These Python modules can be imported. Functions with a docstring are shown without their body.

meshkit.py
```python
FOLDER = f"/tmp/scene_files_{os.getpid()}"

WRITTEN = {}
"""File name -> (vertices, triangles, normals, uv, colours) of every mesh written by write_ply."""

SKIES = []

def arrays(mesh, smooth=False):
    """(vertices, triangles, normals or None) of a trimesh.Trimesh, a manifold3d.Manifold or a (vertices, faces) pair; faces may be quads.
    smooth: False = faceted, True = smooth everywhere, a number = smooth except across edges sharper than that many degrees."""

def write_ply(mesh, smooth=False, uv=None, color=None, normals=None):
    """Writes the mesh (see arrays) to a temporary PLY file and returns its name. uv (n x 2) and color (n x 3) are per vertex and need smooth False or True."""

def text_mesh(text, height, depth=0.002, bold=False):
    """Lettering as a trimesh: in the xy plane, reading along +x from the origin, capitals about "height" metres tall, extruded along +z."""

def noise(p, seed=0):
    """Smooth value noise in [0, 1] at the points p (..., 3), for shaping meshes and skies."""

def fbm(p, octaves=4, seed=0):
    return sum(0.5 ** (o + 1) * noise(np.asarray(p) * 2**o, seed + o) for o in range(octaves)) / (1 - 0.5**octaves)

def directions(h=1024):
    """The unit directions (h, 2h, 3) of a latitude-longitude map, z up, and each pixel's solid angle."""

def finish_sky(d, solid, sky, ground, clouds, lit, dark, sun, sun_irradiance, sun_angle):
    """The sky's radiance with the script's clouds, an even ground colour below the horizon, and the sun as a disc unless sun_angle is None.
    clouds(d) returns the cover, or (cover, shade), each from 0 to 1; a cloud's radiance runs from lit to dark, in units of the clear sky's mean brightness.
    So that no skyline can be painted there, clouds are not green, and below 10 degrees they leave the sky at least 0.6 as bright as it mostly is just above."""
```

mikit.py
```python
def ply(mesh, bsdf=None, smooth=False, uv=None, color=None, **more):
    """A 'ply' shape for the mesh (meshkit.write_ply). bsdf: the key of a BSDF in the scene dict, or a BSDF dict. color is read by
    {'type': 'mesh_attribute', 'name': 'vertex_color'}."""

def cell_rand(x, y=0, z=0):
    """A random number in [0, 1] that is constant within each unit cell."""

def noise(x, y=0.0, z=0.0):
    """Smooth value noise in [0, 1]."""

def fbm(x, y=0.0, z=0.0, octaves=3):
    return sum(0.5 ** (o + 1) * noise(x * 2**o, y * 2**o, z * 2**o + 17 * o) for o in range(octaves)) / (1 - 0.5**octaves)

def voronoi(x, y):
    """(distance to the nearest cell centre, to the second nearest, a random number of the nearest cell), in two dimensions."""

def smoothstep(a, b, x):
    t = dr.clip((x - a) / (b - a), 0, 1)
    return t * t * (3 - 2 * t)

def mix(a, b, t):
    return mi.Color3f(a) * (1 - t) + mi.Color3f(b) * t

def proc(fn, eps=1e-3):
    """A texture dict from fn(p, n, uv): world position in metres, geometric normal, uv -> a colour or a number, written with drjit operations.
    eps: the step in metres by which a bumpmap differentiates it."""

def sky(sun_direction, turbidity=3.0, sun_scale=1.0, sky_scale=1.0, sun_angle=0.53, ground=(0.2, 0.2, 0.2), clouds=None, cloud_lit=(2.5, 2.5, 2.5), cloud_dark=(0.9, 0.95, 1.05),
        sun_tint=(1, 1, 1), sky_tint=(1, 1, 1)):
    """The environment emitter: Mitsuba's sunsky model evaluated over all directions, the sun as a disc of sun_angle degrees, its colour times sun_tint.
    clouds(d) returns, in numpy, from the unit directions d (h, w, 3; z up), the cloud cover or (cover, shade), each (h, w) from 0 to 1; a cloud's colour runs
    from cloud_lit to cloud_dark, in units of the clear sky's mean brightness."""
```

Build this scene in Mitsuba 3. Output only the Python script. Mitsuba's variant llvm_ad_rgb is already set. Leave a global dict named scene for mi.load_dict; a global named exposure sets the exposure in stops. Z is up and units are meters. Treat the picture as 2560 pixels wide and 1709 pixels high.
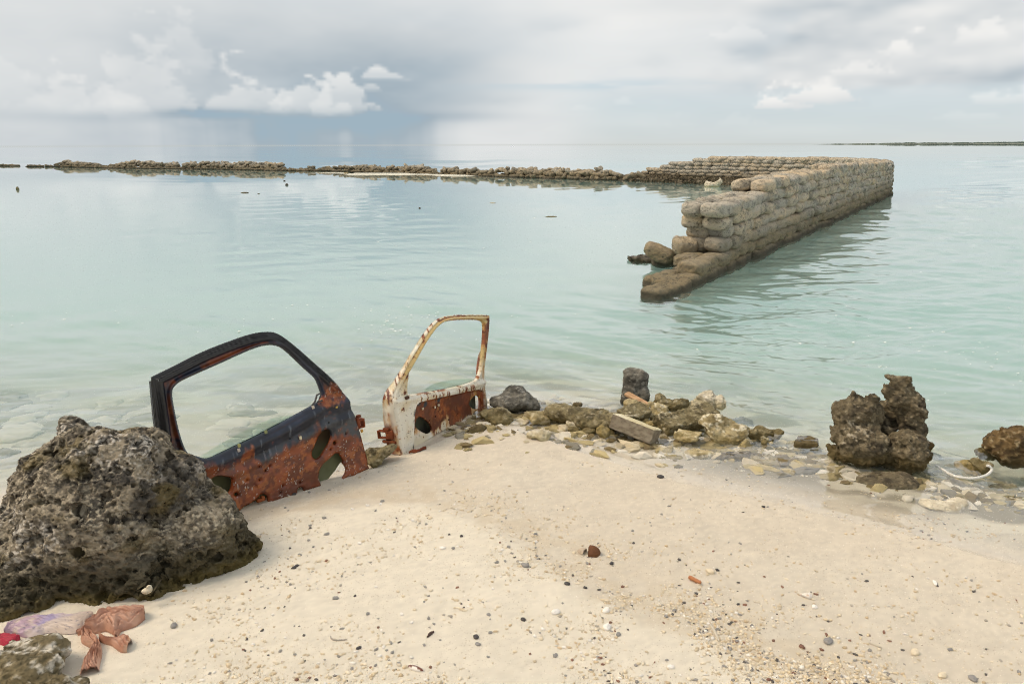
import math, numpy as np, trimesh, shapely, mitsuba as mi, mikit, meshkit
from scipy.spatial import cKDTree
from meshkit import fbm as nfbm, noise as nnoise
import drjit as dr
T4 = mi.ScalarTransform4f
scene, labels = {}, {}

# ------------------------------------------------------------------ camera (28 mm lens, eye 1.8 m above the water)
FOC, EYE = 1991.0, 1.8
PITCH, ROLL = math.radians(13.88), math.radians(0.18)
CF = np.array([0, math.cos(PITCH), -math.sin(PITCH)])
_r0, _u0 = np.array([1.0, 0, 0]), np.array([0, math.sin(PITCH), math.cos(PITCH)])
CR = math.cos(ROLL) * _r0 - math.sin(ROLL) * _u0
CU = math.sin(ROLL) * _r0 + math.cos(ROLL) * _u0
C0 = np.array([0, 0, EYE])
scene['camera'] = {'type': 'perspective', 'fov': math.degrees(2 * math.atan(1280 / FOC)), 'fov_axis': 'x', 'near_clip': 0.05, 'far_clip': 20000.0,
                   'to_world': T4().look_at(origin=C0.tolist(), target=(C0 + CF).tolist(), up=CU.tolist())}
exposure = 1.48

# ------------------------------------------------------------------ sky
def ss(a, b, x):
    t = np.clip((x - a) / (b - a), 0, 1)
    return t * t * (3 - 2 * t)

def sky_clouds(d):
    az = np.degrees(np.arctan2(d[..., 0], d[..., 1])); el = np.degrees(np.arcsin(np.clip(d[..., 2], -1, 1)))
    soft = nfbm(np.stack([az / 14, el / 3.2, np.full_like(az, 3.7)], -1), 5, 1)
    cover, shade = 0.86 + 0.12 * soft, 0.22 + 0.5 * (soft - 0.5)
    rows, cols = np.where(el[:, 0] < 27)[0], np.where(np.abs(az[-1]) < 56)[0]
    for c in np.split(cols, np.where(np.diff(cols) > 1)[0] + 1):
        i = (slice(rows[0], rows[-1] + 1), slice(c[0], c[-1] + 1))
        cover[i], shade[i] = sky_detail(az[i], el[i])
    return cover, np.clip(shade, 0, 1)

def sky_detail(az, el):
    def fb(sx, sy, o, seed, dx=0, dy=0):
        return nfbm(np.stack([(az + dx) / sx, (el + dy) / sy, np.full_like(az, seed * 3.7)], -1), o, seed)
    def g(a, e, ra, re, p=2.0):
        return np.exp(-((np.abs((az - a) / ra)) ** p + (np.abs((el - e) / re)) ** p))
    soft, fine, wisp = fb(14, 3.2, 5, 1), fb(3.4, 1.3, 5, 2), fb(9, 0.9, 4, 3)
    def puff(a, e, ra, re, seed, flat=0.22):
        """a cumulus: soft flat base, billowed top"""
        n, n2 = fb(1.9, 1.0, 4, seed) - 0.5, fb(0.7, 0.45, 3, seed + 9) - 0.5
        x, y = (az - a) / ra, (el - e) / re
        top = 0.8 - np.abs(x) ** 2 + 2.6 * n + 1.3 * n2
        return ss(0, 0.45, top - y) * ss(-flat - 0.30, -flat + 0.25, y + 0.5 * n) * ss(1.7, 1.1, np.abs(x))
    cover = 0.92 + 0.08 * ss(0.35, 0.6, soft)
    shade = 0.25 + 0.30 * (soft - 0.5) + 0.14 * (fine - 0.5)
    # rain shower on the left: blue-grey mass with falling streaks below its base
    edge = az + 9 * (soft - 0.5) + 2.5 * (fine - 0.5)
    body = (.42 + .58 * ss(-27, -15, edge)) * ss(3.0, -8.5, edge + 1.0 * (3 - el)) * ss(12, 3, el + 3 * (soft - 0.5))
    shade = shade + 0.46 * body + 0.25 * body * (fine - .5)
    streak, st2 = fb(0.9, 40, 3, 5) - 0.5, fb(3.0, 60, 2, 6) - .5
    low = ss(2.3, 1.2, el + 0.8 * (fine - .5))
    shade = shade + low * (0.32 * ss(-19, -11.5, az) * ss(-2.5, -9.5, az + 2 * (soft - .5)) + 0.16 * ss(-30, -25, az) * ss(-12, -18, az) + (0.26 * streak + .3 * st2) * ss(-28, -24, az) * ss(-2, -6, az))
    shade = shade - low * (0.20 * g(-11.4, 0.6, 0.7, 0.9) + 0.10 * g(-17.6, 0.6, 2.2, 1.2) + .14 * g(-4.5, 0.6, 3, 1.6))
    shade = shade + 0.22 * g(-11, 1.8, 5, 1.0) + 0.12 * g(-10, 3.6, 6, 1.8) + 0.10 * g(-6, 5.5, 6, 2.5)
    shade = shade + 0.40 * g(-20.0, 2.12, 2.6, 0.26) + 0.22 * g(-19.5, 1.95, 5.5, 0.28) + 0.20 * g(-3.8, 1.9, 5, 0.35) + 0.14 * g(-28, 1.7, 5, .3)
    shade = shade - 0.20 * g(3.5, 9.5, 9, 6)
    shade = shade * (1 - 0.25 * g(-31, 5.5, 6, 3))
    # cumulus heads in front of it
    for (a, e, ra, re, s, br) in ((-28, 2.7, 4.0, 2.0, 11, .62), (-31.5, 3.2, 2.5, 2.4, 25, .5), (-23.5, 3.2, 2.8, 4.6, 12, .55), (-21.5, 5.5, 2.6, 3.8, 18, .4), (-17.6, 3.0, 2.6, 2.2, 14, .7), (-14.0, 2.75, 3.6, 2.1, 15, .85), (-11.4, 2.8, 2.2, 2.2, 21, .8),
                                  (-25.5, 2.5, 2.4, 1.1, 22, .6), (-8.7, 4.55, 1.5, .55, 16, .85), (-9.7, 3.75, .8, .45, 17, .55)):
        c = puff(a, e, ra, re, s)
        k = c * br * (0.72 + 0.4 * ss(0, 1, (el - e) / re))
        shade = shade * (1 - k) + k * (0.08 + 0.40 * (fine - 0.45)); cover = np.maximum(cover, k)
    # right: thin pale sky low down, grey broken cloud above, bright heads
    shade = shade + ss(2, 8, az) * 0.20 * (wisp - .5)
    gap = ss(1, 8, az) * ss(4.6, 2.2, el + 2.4 * (soft - .5))
    cover = cover * (1 - 0.30 * gap - 0.42 * g(5.5, 3.95, 7.5, 0.34) * ss(.42, .58, wisp) - .12 * g(12, 3, 8, 1))
    bank = ss(12.5, 18, az + 6 * (fine - .5) + 4 * (soft - .5)) * ss(2.4, 4.0, el + 2.0 * (fine - .5))
    rel = fb(6.0, 2.4, 4, 31) - fb(6.0, 2.4, 4, 31, -.8, .6)                      # billows lit from the upper left
    cover = np.maximum(cover, bank)
    shade = shade * (1 - bank) + bank * (0.28 + 1.4 * rel + 0.30 * (fb(7, 2.2, 4, 32) - .5))
    for (a, e, ra, re, s, st) in ((20.5, 8.2, 4.5, .7, 41, .20), (15.8, 6.0, 2.4, .7, 42, .26), (19.0, 6.5, 2.0, .8, 46, .22), (30, 4.0, 6, .6, 43, .22), (3.5, 7.8, 2.5, .5, 44, .12), (9.5, 5.4, 1.4, .4, 45, .10), (-1, 3.0, 3.5, .5, 47, .12)):
        shade = shade + st * np.exp(-(((az - a) / ra) ** 2 + ((el - e + 1.6 * (fine - .5)) / re) ** 2)) * (0.6 + 1.2 * (fb(2.0, .8, 3, s) - .2))
    for (a, e, ra, re, s, br) in ((18.2, 2.45, 2.6, 1.5, 51, 1.0), (20.6, 2.9, 2.6, 2.0, 52, 1.0), (30.8, 2.4, 3.0, 1.2, 53, .75), (7.6, 2.6, 1.3, .6, 54, .5), (28.5, 1.4, 2.6, .8, 55, .35), (5.2, 2.3, 1.2, .5, 56, .3), (14, 1.2, 4, .7, 57, .25), (25, 5.2, 2.4, 2.0, 58, .8), (29.5, 5.8, 2.4, 1.6, 59, .7), (14.5, 6.6, 2.2, .8, 60, .4), (22.5, 4.2, 2.2, .8, 61, .6)):
        k = puff(a, e, ra, re, s) * br
        shade = shade * (1 - k) + k * (-0.04 + 0.34 * ss(.35, -.25, (el - e) / re) + .3 * (fine - .5)); cover = np.maximum(cover, k)
    calm = ss(55, 25, np.abs(az)) * ss(26, 12, el)           # outside the view: the same broken overcast, even
    shade = shade * calm + (1 - calm) * (0.22 + 0.5 * (soft - 0.5))
    cover = cover * calm + (1 - calm) * (0.86 + 0.12 * soft)
    return cover, shade

SUN = (-0.62, -0.12, 0.78)
scene['sky'] = mikit.sky(SUN, turbidity=4, sun_scale=0.58, sky_scale=1.0, sun_angle=26, clouds=sky_clouds, cloud_lit=(2.74, 2.72, 2.65), cloud_dark=(0.92, 1.20, 1.42), ground=(0.42, 0.47, 0.49),
                         sky_tint=(0.95, 1.0, 0.90), sun_tint=(1.0, 0.98, 0.95))

# ------------------------------------------------------------------ helpers
def ray(u, v):
    return CF + (u - 1280) / FOC * CR - (v - 854.5) / FOC * CU
def G(u, v, z=0.0):
    """the point at height z seen at photograph pixel (u, v); used once, to lay out the place"""
    d = ray(u, v); return C0 + d * ((z - EYE) / d[2])
def depth(P):
    return float((np.asarray(P) - C0) @ CF)
def key_for(name):
    if name not in USED:
        USED[name] = 0; return name
    USED[name] += 1; return f'{name}_{USED[name]:03d}'
USED = {}
def tag(key, label=None, cat=None, group=None, kind=None):
    e = labels.setdefault(key, {})
    for k, v in (('label', label), ('category', cat), ('group', group), ('kind', kind)):
        if v: e[k] = v
def thing(name, label, cat, group=None):
    k = key_for(name); tag(k, label, cat, group); return k
def put(key, mesh, bsdf, smooth=True, color=None, **more):
    scene[key] = mikit.ply(mesh, bsdf, smooth=smooth, color=color, **more); return key
def part(parent, name, mesh, bsdf, smooth=True, color=None, label=None, **more):
    k = key_for(f'{parent}__{name}'); put(k, mesh, bsdf, smooth, color, **more)
    if label: tag(k, label)
    return k
def lerp(a, b, t):
    t = np.asarray(t)[..., None]; return np.asarray(a) * (1 - t) + np.asarray(b) * t

def nets(fn, lo, hi, h):
    """surface nets of fn(points) < 0"""
    lo, hi = np.asarray(lo, float), np.asarray(hi, float)
    n = np.maximum(np.ceil((hi - lo) / h).astype(int) + 1, 3)
    ax = [lo[k] + h * np.arange(n[k]) for k in range(3)]
    P = np.stack(np.meshgrid(*ax, indexing='ij'), -1)
    F = fn(P.reshape(-1, 3)).reshape(n)
    F[0], F[-1], F[:, 0], F[:, -1], F[:, :, 0], F[:, :, -1] = (np.maximum(x, h * .3) for x in (F[0], F[-1], F[:, 0], F[:, -1], F[:, :, 0], F[:, :, -1]))
    I = F < 0
    m = n - 1
    acc, cnt = np.zeros((*m, 3)), np.zeros(m)
    sl = lambda o: tuple(slice(o[k], o[k] + m[k]) for k in range(3))
    corners = [(a, b, c) for a in (0, 1) for b in (0, 1) for c in (0, 1)]
    for a in corners:
        for k in range(3):
            if a[k] == 0:
                b = list(a); b[k] = 1
                fa, fb_ = F[sl(a)], F[sl(b)]
                x = I[sl(a)] != I[sl(b)]
                t = np.where(x, fa / np.where(fa == fb_, 1, fa - fb_), 0)
                pos = np.zeros((*m, 3)); pos[:] = a; pos[..., k] = t
                acc += np.where(x[..., None], pos, 0); cnt += x
    on = cnt > 0
    idx = -np.ones(m, int); idx[on] = np.arange(on.sum())
    base = np.stack(np.meshgrid(*[np.arange(q) for q in m], indexing='ij'), -1)
    V = lo + h * (base[on] + acc[on] / cnt[on][:, None])
    quads = []
    for k in range(3):
        a, b = (k + 1) % 3, (k + 2) % 3
        s0 = [slice(None)] * 3; s1 = [slice(None)] * 3
        s0[k], s1[k] = slice(0, -1), slice(1, None)
        f0, f1 = I[tuple(s0)], I[tuple(s1)]
        e = np.argwhere(f0 != f1)
        e = e[(e[:, a] > 0) & (e[:, b] > 0) & (e[:, a] < m[a]) & (e[:, b] < m[b])]
        if not len(e): continue
        out = f0[tuple(e.T)]
        def c(da, db):
            q = e.copy(); q[:, a] += da; q[:, b] += db; return idx[tuple(q.T)]
        q = np.stack([c(-1, -1), c(0, -1), c(0, 0), c(-1, 0)], 1)
        quads.append(np.where(out[:, None], q, q[:, ::-1]))
    Q = np.vstack(quads)
    return V, np.vstack([Q[:, [0, 1, 2]], Q[:, [0, 2, 3]]])

def vnormals(V, Fc):
    n = np.zeros_like(V); c = np.cross(V[Fc[:, 1]] - V[Fc[:, 0]], V[Fc[:, 2]] - V[Fc[:, 0]])
    for k in range(3): np.add.at(n, Fc[:, k], c)
    return n / (np.linalg.norm(n, axis=1, keepdims=True) + 1e-12)
def subdivide(V, Fc):
    return trimesh.remesh.subdivide(V, Fc)
def grid_faces(nr, nc):
    i, j = np.meshgrid(np.arange(nr - 1), np.arange(nc - 1), indexing='ij')
    a = (i * nc + j).ravel()
    return np.vstack([np.stack([a, a + 1, a + nc + 1], 1), np.stack([a, a + nc + 1, a + nc], 1)])
def tube(pts, rad, sides=8, close=False):
    p = np.asarray(pts, float); rad = np.broadcast_to(rad, (len(p),))
    t = np.gradient(p, axis=0); t /= np.linalg.norm(t, axis=1, keepdims=True) + 1e-12
    a = np.cross(t, [0.123, 0.2, 0.97]); a /= np.linalg.norm(a, axis=1, keepdims=True) + 1e-9
    b = np.cross(t, a); g = np.arange(sides) * 2 * np.pi / sides
    V = p[:, None] + rad[:, None, None] * (np.cos(g)[None, :, None] * a[:, None] + np.sin(g)[None, :, None] * b[:, None])
    nr = len(p); V = V.reshape(-1, 3)
    i, j = np.meshgrid(np.arange(nr - 1), np.arange(sides), indexing='ij')
    q = np.stack([i * sides + j, i * sides + (j + 1) % sides, (i + 1) * sides + (j + 1) % sides, (i + 1) * sides + j], -1).reshape(-1, 4)
    V = np.vstack([V, p[:1], p[-1:]])
    jj = np.arange(sides); n0, n1 = len(V) - 2, len(V) - 1
    caps = np.vstack([np.stack([np.full(sides, n0), (jj + 1) % sides, jj], 1), np.stack([np.full(sides, n1), (nr - 1) * sides + jj, (nr - 1) * sides + (jj + 1) % sides], 1)])
    return V, np.vstack([q[:, [0, 1, 2]], q[:, [0, 2, 3]], caps])
def spline(pts, n=12):
    """Catmull-Rom through the points"""
    p = np.asarray(pts, float); p = np.vstack([2 * p[0] - p[1], p, 2 * p[-1] - p[-2]]); out = []
    for i in range(1, len(p) - 2):
        for t in np.arange(n) / n:
            out.append(0.5 * (2 * p[i] + (p[i + 1] - p[i - 1]) * t + (2 * p[i - 1] - 5 * p[i] + 4 * p[i + 1] - p[i + 2]) * t * t + (3 * p[i] - p[i - 1] - 3 * p[i + 1] + p[i + 2]) * t ** 3))
    out.append(p[-2]); return np.array(out)
def rotz(a):
    c, s = math.cos(a), math.sin(a); return np.array([[c, -s, 0], [s, c, 0], [0, 0, 1.0]])
def join(ms):
    vs, fs, n = [], [], 0
    for v, f in ms:
        vs.append(v); fs.append(np.asarray(f) + n); n += len(v)
    return np.vstack(vs), np.vstack(fs)

# ------------------------------------------------------------------ materials
VC = {'type': 'mesh_attribute', 'name': 'vertex_color'}
n_, f_, s_, m_ = mikit.noise, mikit.fbm, mikit.smoothstep, mikit.mix
def bump(nested, fn, scale=1.0, eps=1e-3):
    return {'type': 'bumpmap', 'arbitrary': mikit.proc(fn, eps), 'scale': scale, 'nested_bsdf': nested}
def two(b): return {'type': 'twosided', 'nested': b}
def grit(p, n, uv): return f_(p.x * 190, p.y * 190, p.z * 190, 2) * 0.0035 + f_(p.x * 60, p.y * 60, p.z * 60, 2) * 0.006
def pores(p, n, uv):
    return f_(p.x * 75, p.y * 75, p.z * 75, 3) * 0.010 - 0.006 * s_(0.62, 0.78, n_(p.x * 95, p.y * 95, p.z * 95))
scene['rock_surface'] = two(bump({'type': 'principled', 'base_color': VC, 'roughness': 0.82, 'specular': 0.4}, pores))
scene['wet_rock'] = two(bump({'type': 'principled', 'base_color': VC, 'roughness': 0.42, 'specular': 0.5}, pores))
scene['shell_surface'] = two({'type': 'principled', 'base_color': VC, 'roughness': 0.5, 'specular': 0.4})
scene['painted_steel'] = two(bump({'type': 'principled', 'base_color': VC, 'roughness': 0.38, 'specular': 0.5, 'clearcoat': 0.25, 'clearcoat_gloss': 0.6},
                                  lambda p, n, uv: f_(p.x * 120, p.y * 120, p.z * 120, 2) * 0.0016))
scene['rusty_steel'] = two(bump({'type': 'principled', 'base_color': VC, 'roughness': 0.8, 'specular': 0.35}, lambda p, n, uv: f_(p.x * 150, p.y * 150, p.z * 150, 3) * 0.0035))
scene['rubber'] = two({'type': 'principled', 'base_color': VC, 'roughness': 0.45, 'specular': 0.5})
scene['window_glass'] = {'type': 'thindielectric', 'int_ior': 1.5, 'specular_transmittance': {'type': 'rgb', 'value': [0.66, 0.80, 0.74]}}
def bag_colour(p, n, uv, tint=(1, 1, 1)):
    a = f_(p.x * 1.3, p.y * 1.3, p.z * 4.0, 3); b = f_(p.x * 8, p.y * 8, p.z * 8, 3); c = f_(p.x * 34, p.y * 34, p.z * 34, 3); e = n_(p.x * 75, p.y * 75, p.z * 75)
    r = mikit.cell_rand(p.x * 2.1 + 0.3 * a, p.y * 1.7, p.z * 5.35)
    col = m_([0.52, 0.435, 0.315], [0.48, 0.44, 0.365], s_(0.35, 0.65, a + .35 * (r - .5)))
    col = m_(col, [0.27, 0.25, 0.21], s_(0.48, 0.68, b) * 0.7)
    col = m_(col, [0.52, 0.46, 0.35], s_(0.56, 0.70, c) * s_(.62, .4, b) * 0.8)
    col = m_(col, [0.060, 0.056, 0.048], s_(0.57, 0.67, c) * s_(0.46, 0.64, b) * 0.75)        # black lichen
    col = m_(col, [0.12, 0.105, 0.08], s_(0.66, 0.80, e) * 0.7)
    col = col * mi.Color3f(tint)
    tide = s_(0.62, 0.14, p.z + 0.35 * (b - 0.5))                                              # algae up to the tide mark
    col = m_(col, m_(m_([0.19, 0.145, 0.075], [0.10, 0.085, 0.05], s_(0.4, 0.6, c)), [0.30, 0.26, 0.17], s_(.62, .75, e) * .6), tide * 0.8)
    return m_(col, [0.05, 0.045, 0.035], s_(0.10, 0.03, p.z + 0.04 * (b - .5)) * 0.75)
for nm, tint in (('cement_bag', (1, 1, 1)), ('cement_bag_grey', (.91, .91, .91)), ('cement_bag_tan', (1.10, 1.05, .98))):
    scene[nm] = two(bump({'type': 'principled', 'base_color': mikit.proc(lambda p, n, uv, tint=tint: bag_colour(p, n, uv, tint)), 'roughness': 0.9, 'specular': 0.3},
                         lambda p, n, uv: f_(p.x * 30, p.y * 30, p.z * 30, 3) * 0.040 + f_(p.x * 95, p.y * 95, p.z * 95, 2) * 0.020, eps=3e-3))

# ------------------------------------------------------------------ ground: beach and sea bed, one sheet
WL = np.array([(-60, 6), (-14, 5.2), (-6, 4.2), (-3.63, 3.75), (-2.69, 3.90), (-1.9, 3.95), (-1.30, 4.03), (-0.87, 4.19), (-0.65, 4.40), (-0.42, 4.75), (-0.21, 4.93), (0.05, 4.89), (0.25, 4.71), (0.46, 4.49), (0.91, 4.09), (1.28, 3.84),
               (1.74, 3.52), (2.24, 3.15), (2.72, 2.8), (4.2, 1.6), (7, -1.5), (9, -30)])
def seg_dist(P, L):
    best = np.full(len(P), 1e9)
    for a, b in zip(L[:-1], L[1:]):
        ab = b - a; t = np.clip(((P - a) @ ab) / (ab @ ab), 0, 1)
        best = np.minimum(best, np.linalg.norm(P - a - t[:, None] * ab, axis=1))
    return best
def in_poly(P, L):
    c = np.zeros(len(P), bool); x, y = P[:, 0], P[:, 1]
    for a, b in zip(L, np.roll(L, -1, 0)):
        with np.errstate(divide='ignore', invalid='ignore'):
            c ^= ((a[1] > y) != (b[1] > y)) & (x < (b[0] - a[0]) * (y - a[1]) / (b[1] - a[1]) + a[0])
    return c
INLAND = np.vstack([WL, [(-60, -30)]])
DRY = np.array([G(*p, .05)[:2] for p in ((560, 1420), (575, 1340), (650, 1285), (760, 1262), (860, 1258), (960, 1246), (1060, 1250), (1150, 1282), (1230, 1330), (1300, 1375), (1350, 1400), (1400, 1440), (1480, 1500), (1620, 1570), (1800, 1625), (2000, 1720), (2200, 1850))])
DRYP = np.vstack([DRY, [G(1500, 2600, .05)[:2], (-6, -4), (-6, 2.0), G(300, 1450, .1)[:2]]])
def terrain(x, y):
    x, y = np.asarray(x, float), np.asarray(y, float); shp = x.shape
    P = np.stack([x.ravel(), y.ravel()], 1)
    s = seg_dist(P, WL) * np.where(in_poly(P, INLAND), 1, -1)
    p3 = np.c_[P, np.zeros(len(P))]
    s = s + 0.10 * (nfbm(p3 * 2.3, 2, 3) - 0.5) * np.clip(np.abs(s) * 4, 0, 1)
    left = ss(0.2, -1.2, P[:, 0])
    deep = np.interp(-s, [0, .35, .7, 1.1, 1.6, 2.4, 5, 12, 30, 300], [0, .012, .035, .10, .19, .32, .62, 1.0, 1.6, 3.5])
    deepl = np.interp(-s, [0, .25, .6, 1.2, 2.4, 5, 12, 30, 300], [0, .05, .12, .18, .26, .48, .9, 1.6, 3.5])
    up = np.interp(s, [0, .5, 1.2, 2, 3.5, 8], [0, .02, .06, .105, .17, .40])
    z = np.where(s > 0, up, -(deep * (1 - left) + deepl * left))
    near = np.exp(-(np.hypot(P[:, 0], P[:, 1] - 3) / 9) ** 2)
    z = z + near * (0.022 * (nfbm(p3 * 1.3 + 5, 3, 8) - 0.5) * np.clip(np.abs(s) * 2, 0.15, 1) + 0.0035 * (nfbm(p3 * 9, 3, 9) - 0.5) * np.clip(np.abs(s) * 3, 0.2, 1))
    d = seg_dist(P, DRY) * np.where(in_poly(P, DRYP), 1, -1)
    z = z + .009 * ss(-0.05, 0.07, d + 0.05 * (nfbm(p3 * 3, 4, 21) - .5)) * (np.abs(P[:, 0]) < 8)
    z = z + near * left * .085 * (nfbm(p3 * np.array([2.6, 3.4, 1]) + 3, 4, 14) - .5) * ss(.25, .8, -s)
    # sand bar in front of the far breakwater, shoal under the wall
    bar = np.exp(-(((P[:, 0] + 7.5) / 8.5) ** 2 + ((P[:, 1] - 52.8 + 0.42 * (P[:, 0] + 8.5)) / 3.4) ** 2))
    z = np.maximum(z, np.minimum(-0.75 + 1.3 * bar, .05))
    z = np.where(np.abs(z) < 0.005, np.where(z < 0, -0.005, 0.005), z)
    return z.reshape(shp), s.reshape(shp)
def gz(x, y): return float(terrain(np.array([x]), np.array([y]))[0][0])
def axis(lo, hi, step, far, grow):
    a = list(np.arange(lo, hi, step)); d = step
    b = a[-1]
    while b < far[1]: d *= grow; b += d; a.append(b)
    d, b, c = step, a[0], []
    while b > far[0]: d *= grow; b -= d; c.append(b)
    return np.array(c[::-1] + a)
gx = axis(-2.3, 3.1, 0.0185, (-9000, 9000), 1.12)
gy = axis(1.55, 5.6, 0.0185, (-40, 19500), 1.06)
X, Y = np.meshgrid(gx, gy)
Z, S = terrain(X, Y)
flatp = np.stack([X.ravel(), Y.ravel()], 1)
dd = seg_dist(flatp, DRY) * np.where(in_poly(flatp, DRYP), 1, -1)
nz = nfbm(np.c_[flatp * 3, np.zeros(len(flatp))], 4, 21) - .5
dry = ss(-0.05, 0.06, dd + 0.10 * nz)
p3 = np.c_[flatp, np.zeros(len(flatp))]
gravel_zone = np.exp(-((dd + 0.12) / 0.16) ** 2) * ss(2.2, 3.4, flatp[:, 1] * 0 + 3.4)
n1, n2, n3 = nfbm(p3 * 1.6, 4, 31), nfbm(p3 * 14, 3, 32), nnoise(p3 * 61, 33)
scol = lerp((0.59, 0.535, 0.44), (0.57, 0.51, 0.415), ss(.35, .65, n1))                     # wet sand
scol = lerp(scol, (0.665, 0.612, 0.508), dry)                                                    # dry sand
scol = scol * (1 + 0.13 * (n2 - .5) + 0.16 * (n3 - .5))[:, None]
scol = lerp(scol, (0.48, 0.40, 0.28), 0.45 * gravel_zone * ss(.45, .62, n2))
sub = ss(0.0, -0.5, S.ravel())
wp = p3 * np.array([1.6, 2.6, 1]) + 1.4 * np.c_[nfbm(p3 * 2.4, 3, 36), nfbm(p3 * 2.4 + 9, 3, 37), np.zeros(len(p3))]
scol = lerp(scol, lerp((0.47, 0.43, 0.33), (0.20, 0.18, 0.13), ss(.42, .58, nfbm(wp, 4, 35))), 0.85 * sub)
scol = lerp(scol, (0.60, 0.56, 0.45), .7 * sub * ss(.60, .68, nfbm(wp * 2.1 + 4, 3, 38)))   # coral rubble bed
scol = lerp(scol, (0.55, 0.54, 0.46), ss(-2, -6, S.ravel()))
sand_relief = lambda p, n, uv: f_(p.x * 150, p.y * 150, 0, 2) * 0.0030 + n_(p.x * 340, p.y * 340, 0) * 0.0022
sand_ = lambda c: {'type': 'principled', 'base_color': c, 'roughness': 0.85, 'specular': 0.25}
rgb_ = lambda *c: {'type': 'rgb', 'value': list(c)}
scene['sand_surface'] = two(bump({'type': 'blendbsdf', 'weight': mikit.proc(lambda p, n, uv: s_(.70, .80, n_(p.x * 260, p.y * 260, 3.5)) * s_(.40, .6, f_(p.x * 7, p.y * 7, 2.0, 2)) * .8),
    'a': {'type': 'blendbsdf', 'weight': mikit.proc(lambda p, n, uv: s_(.72, .80, n_(p.x * 230, p.y * 230, 9.5)) * .7), 'a': sand_(VC), 'b': sand_(rgb_(.78, .73, .64))}, 'b': sand_(rgb_(.34, .26, .17))}, sand_relief))
put('beach_and_sea_bed', (np.stack([X, Y, Z], -1).reshape(-1, 3), grid_faces(*X.shape)), 'sand_surface', True, np.clip(scol, 0, 1))
tag('beach_and_sea_bed', 'pale coral sand beach sloping under the shallow turquoise water', kind='structure')

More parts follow.
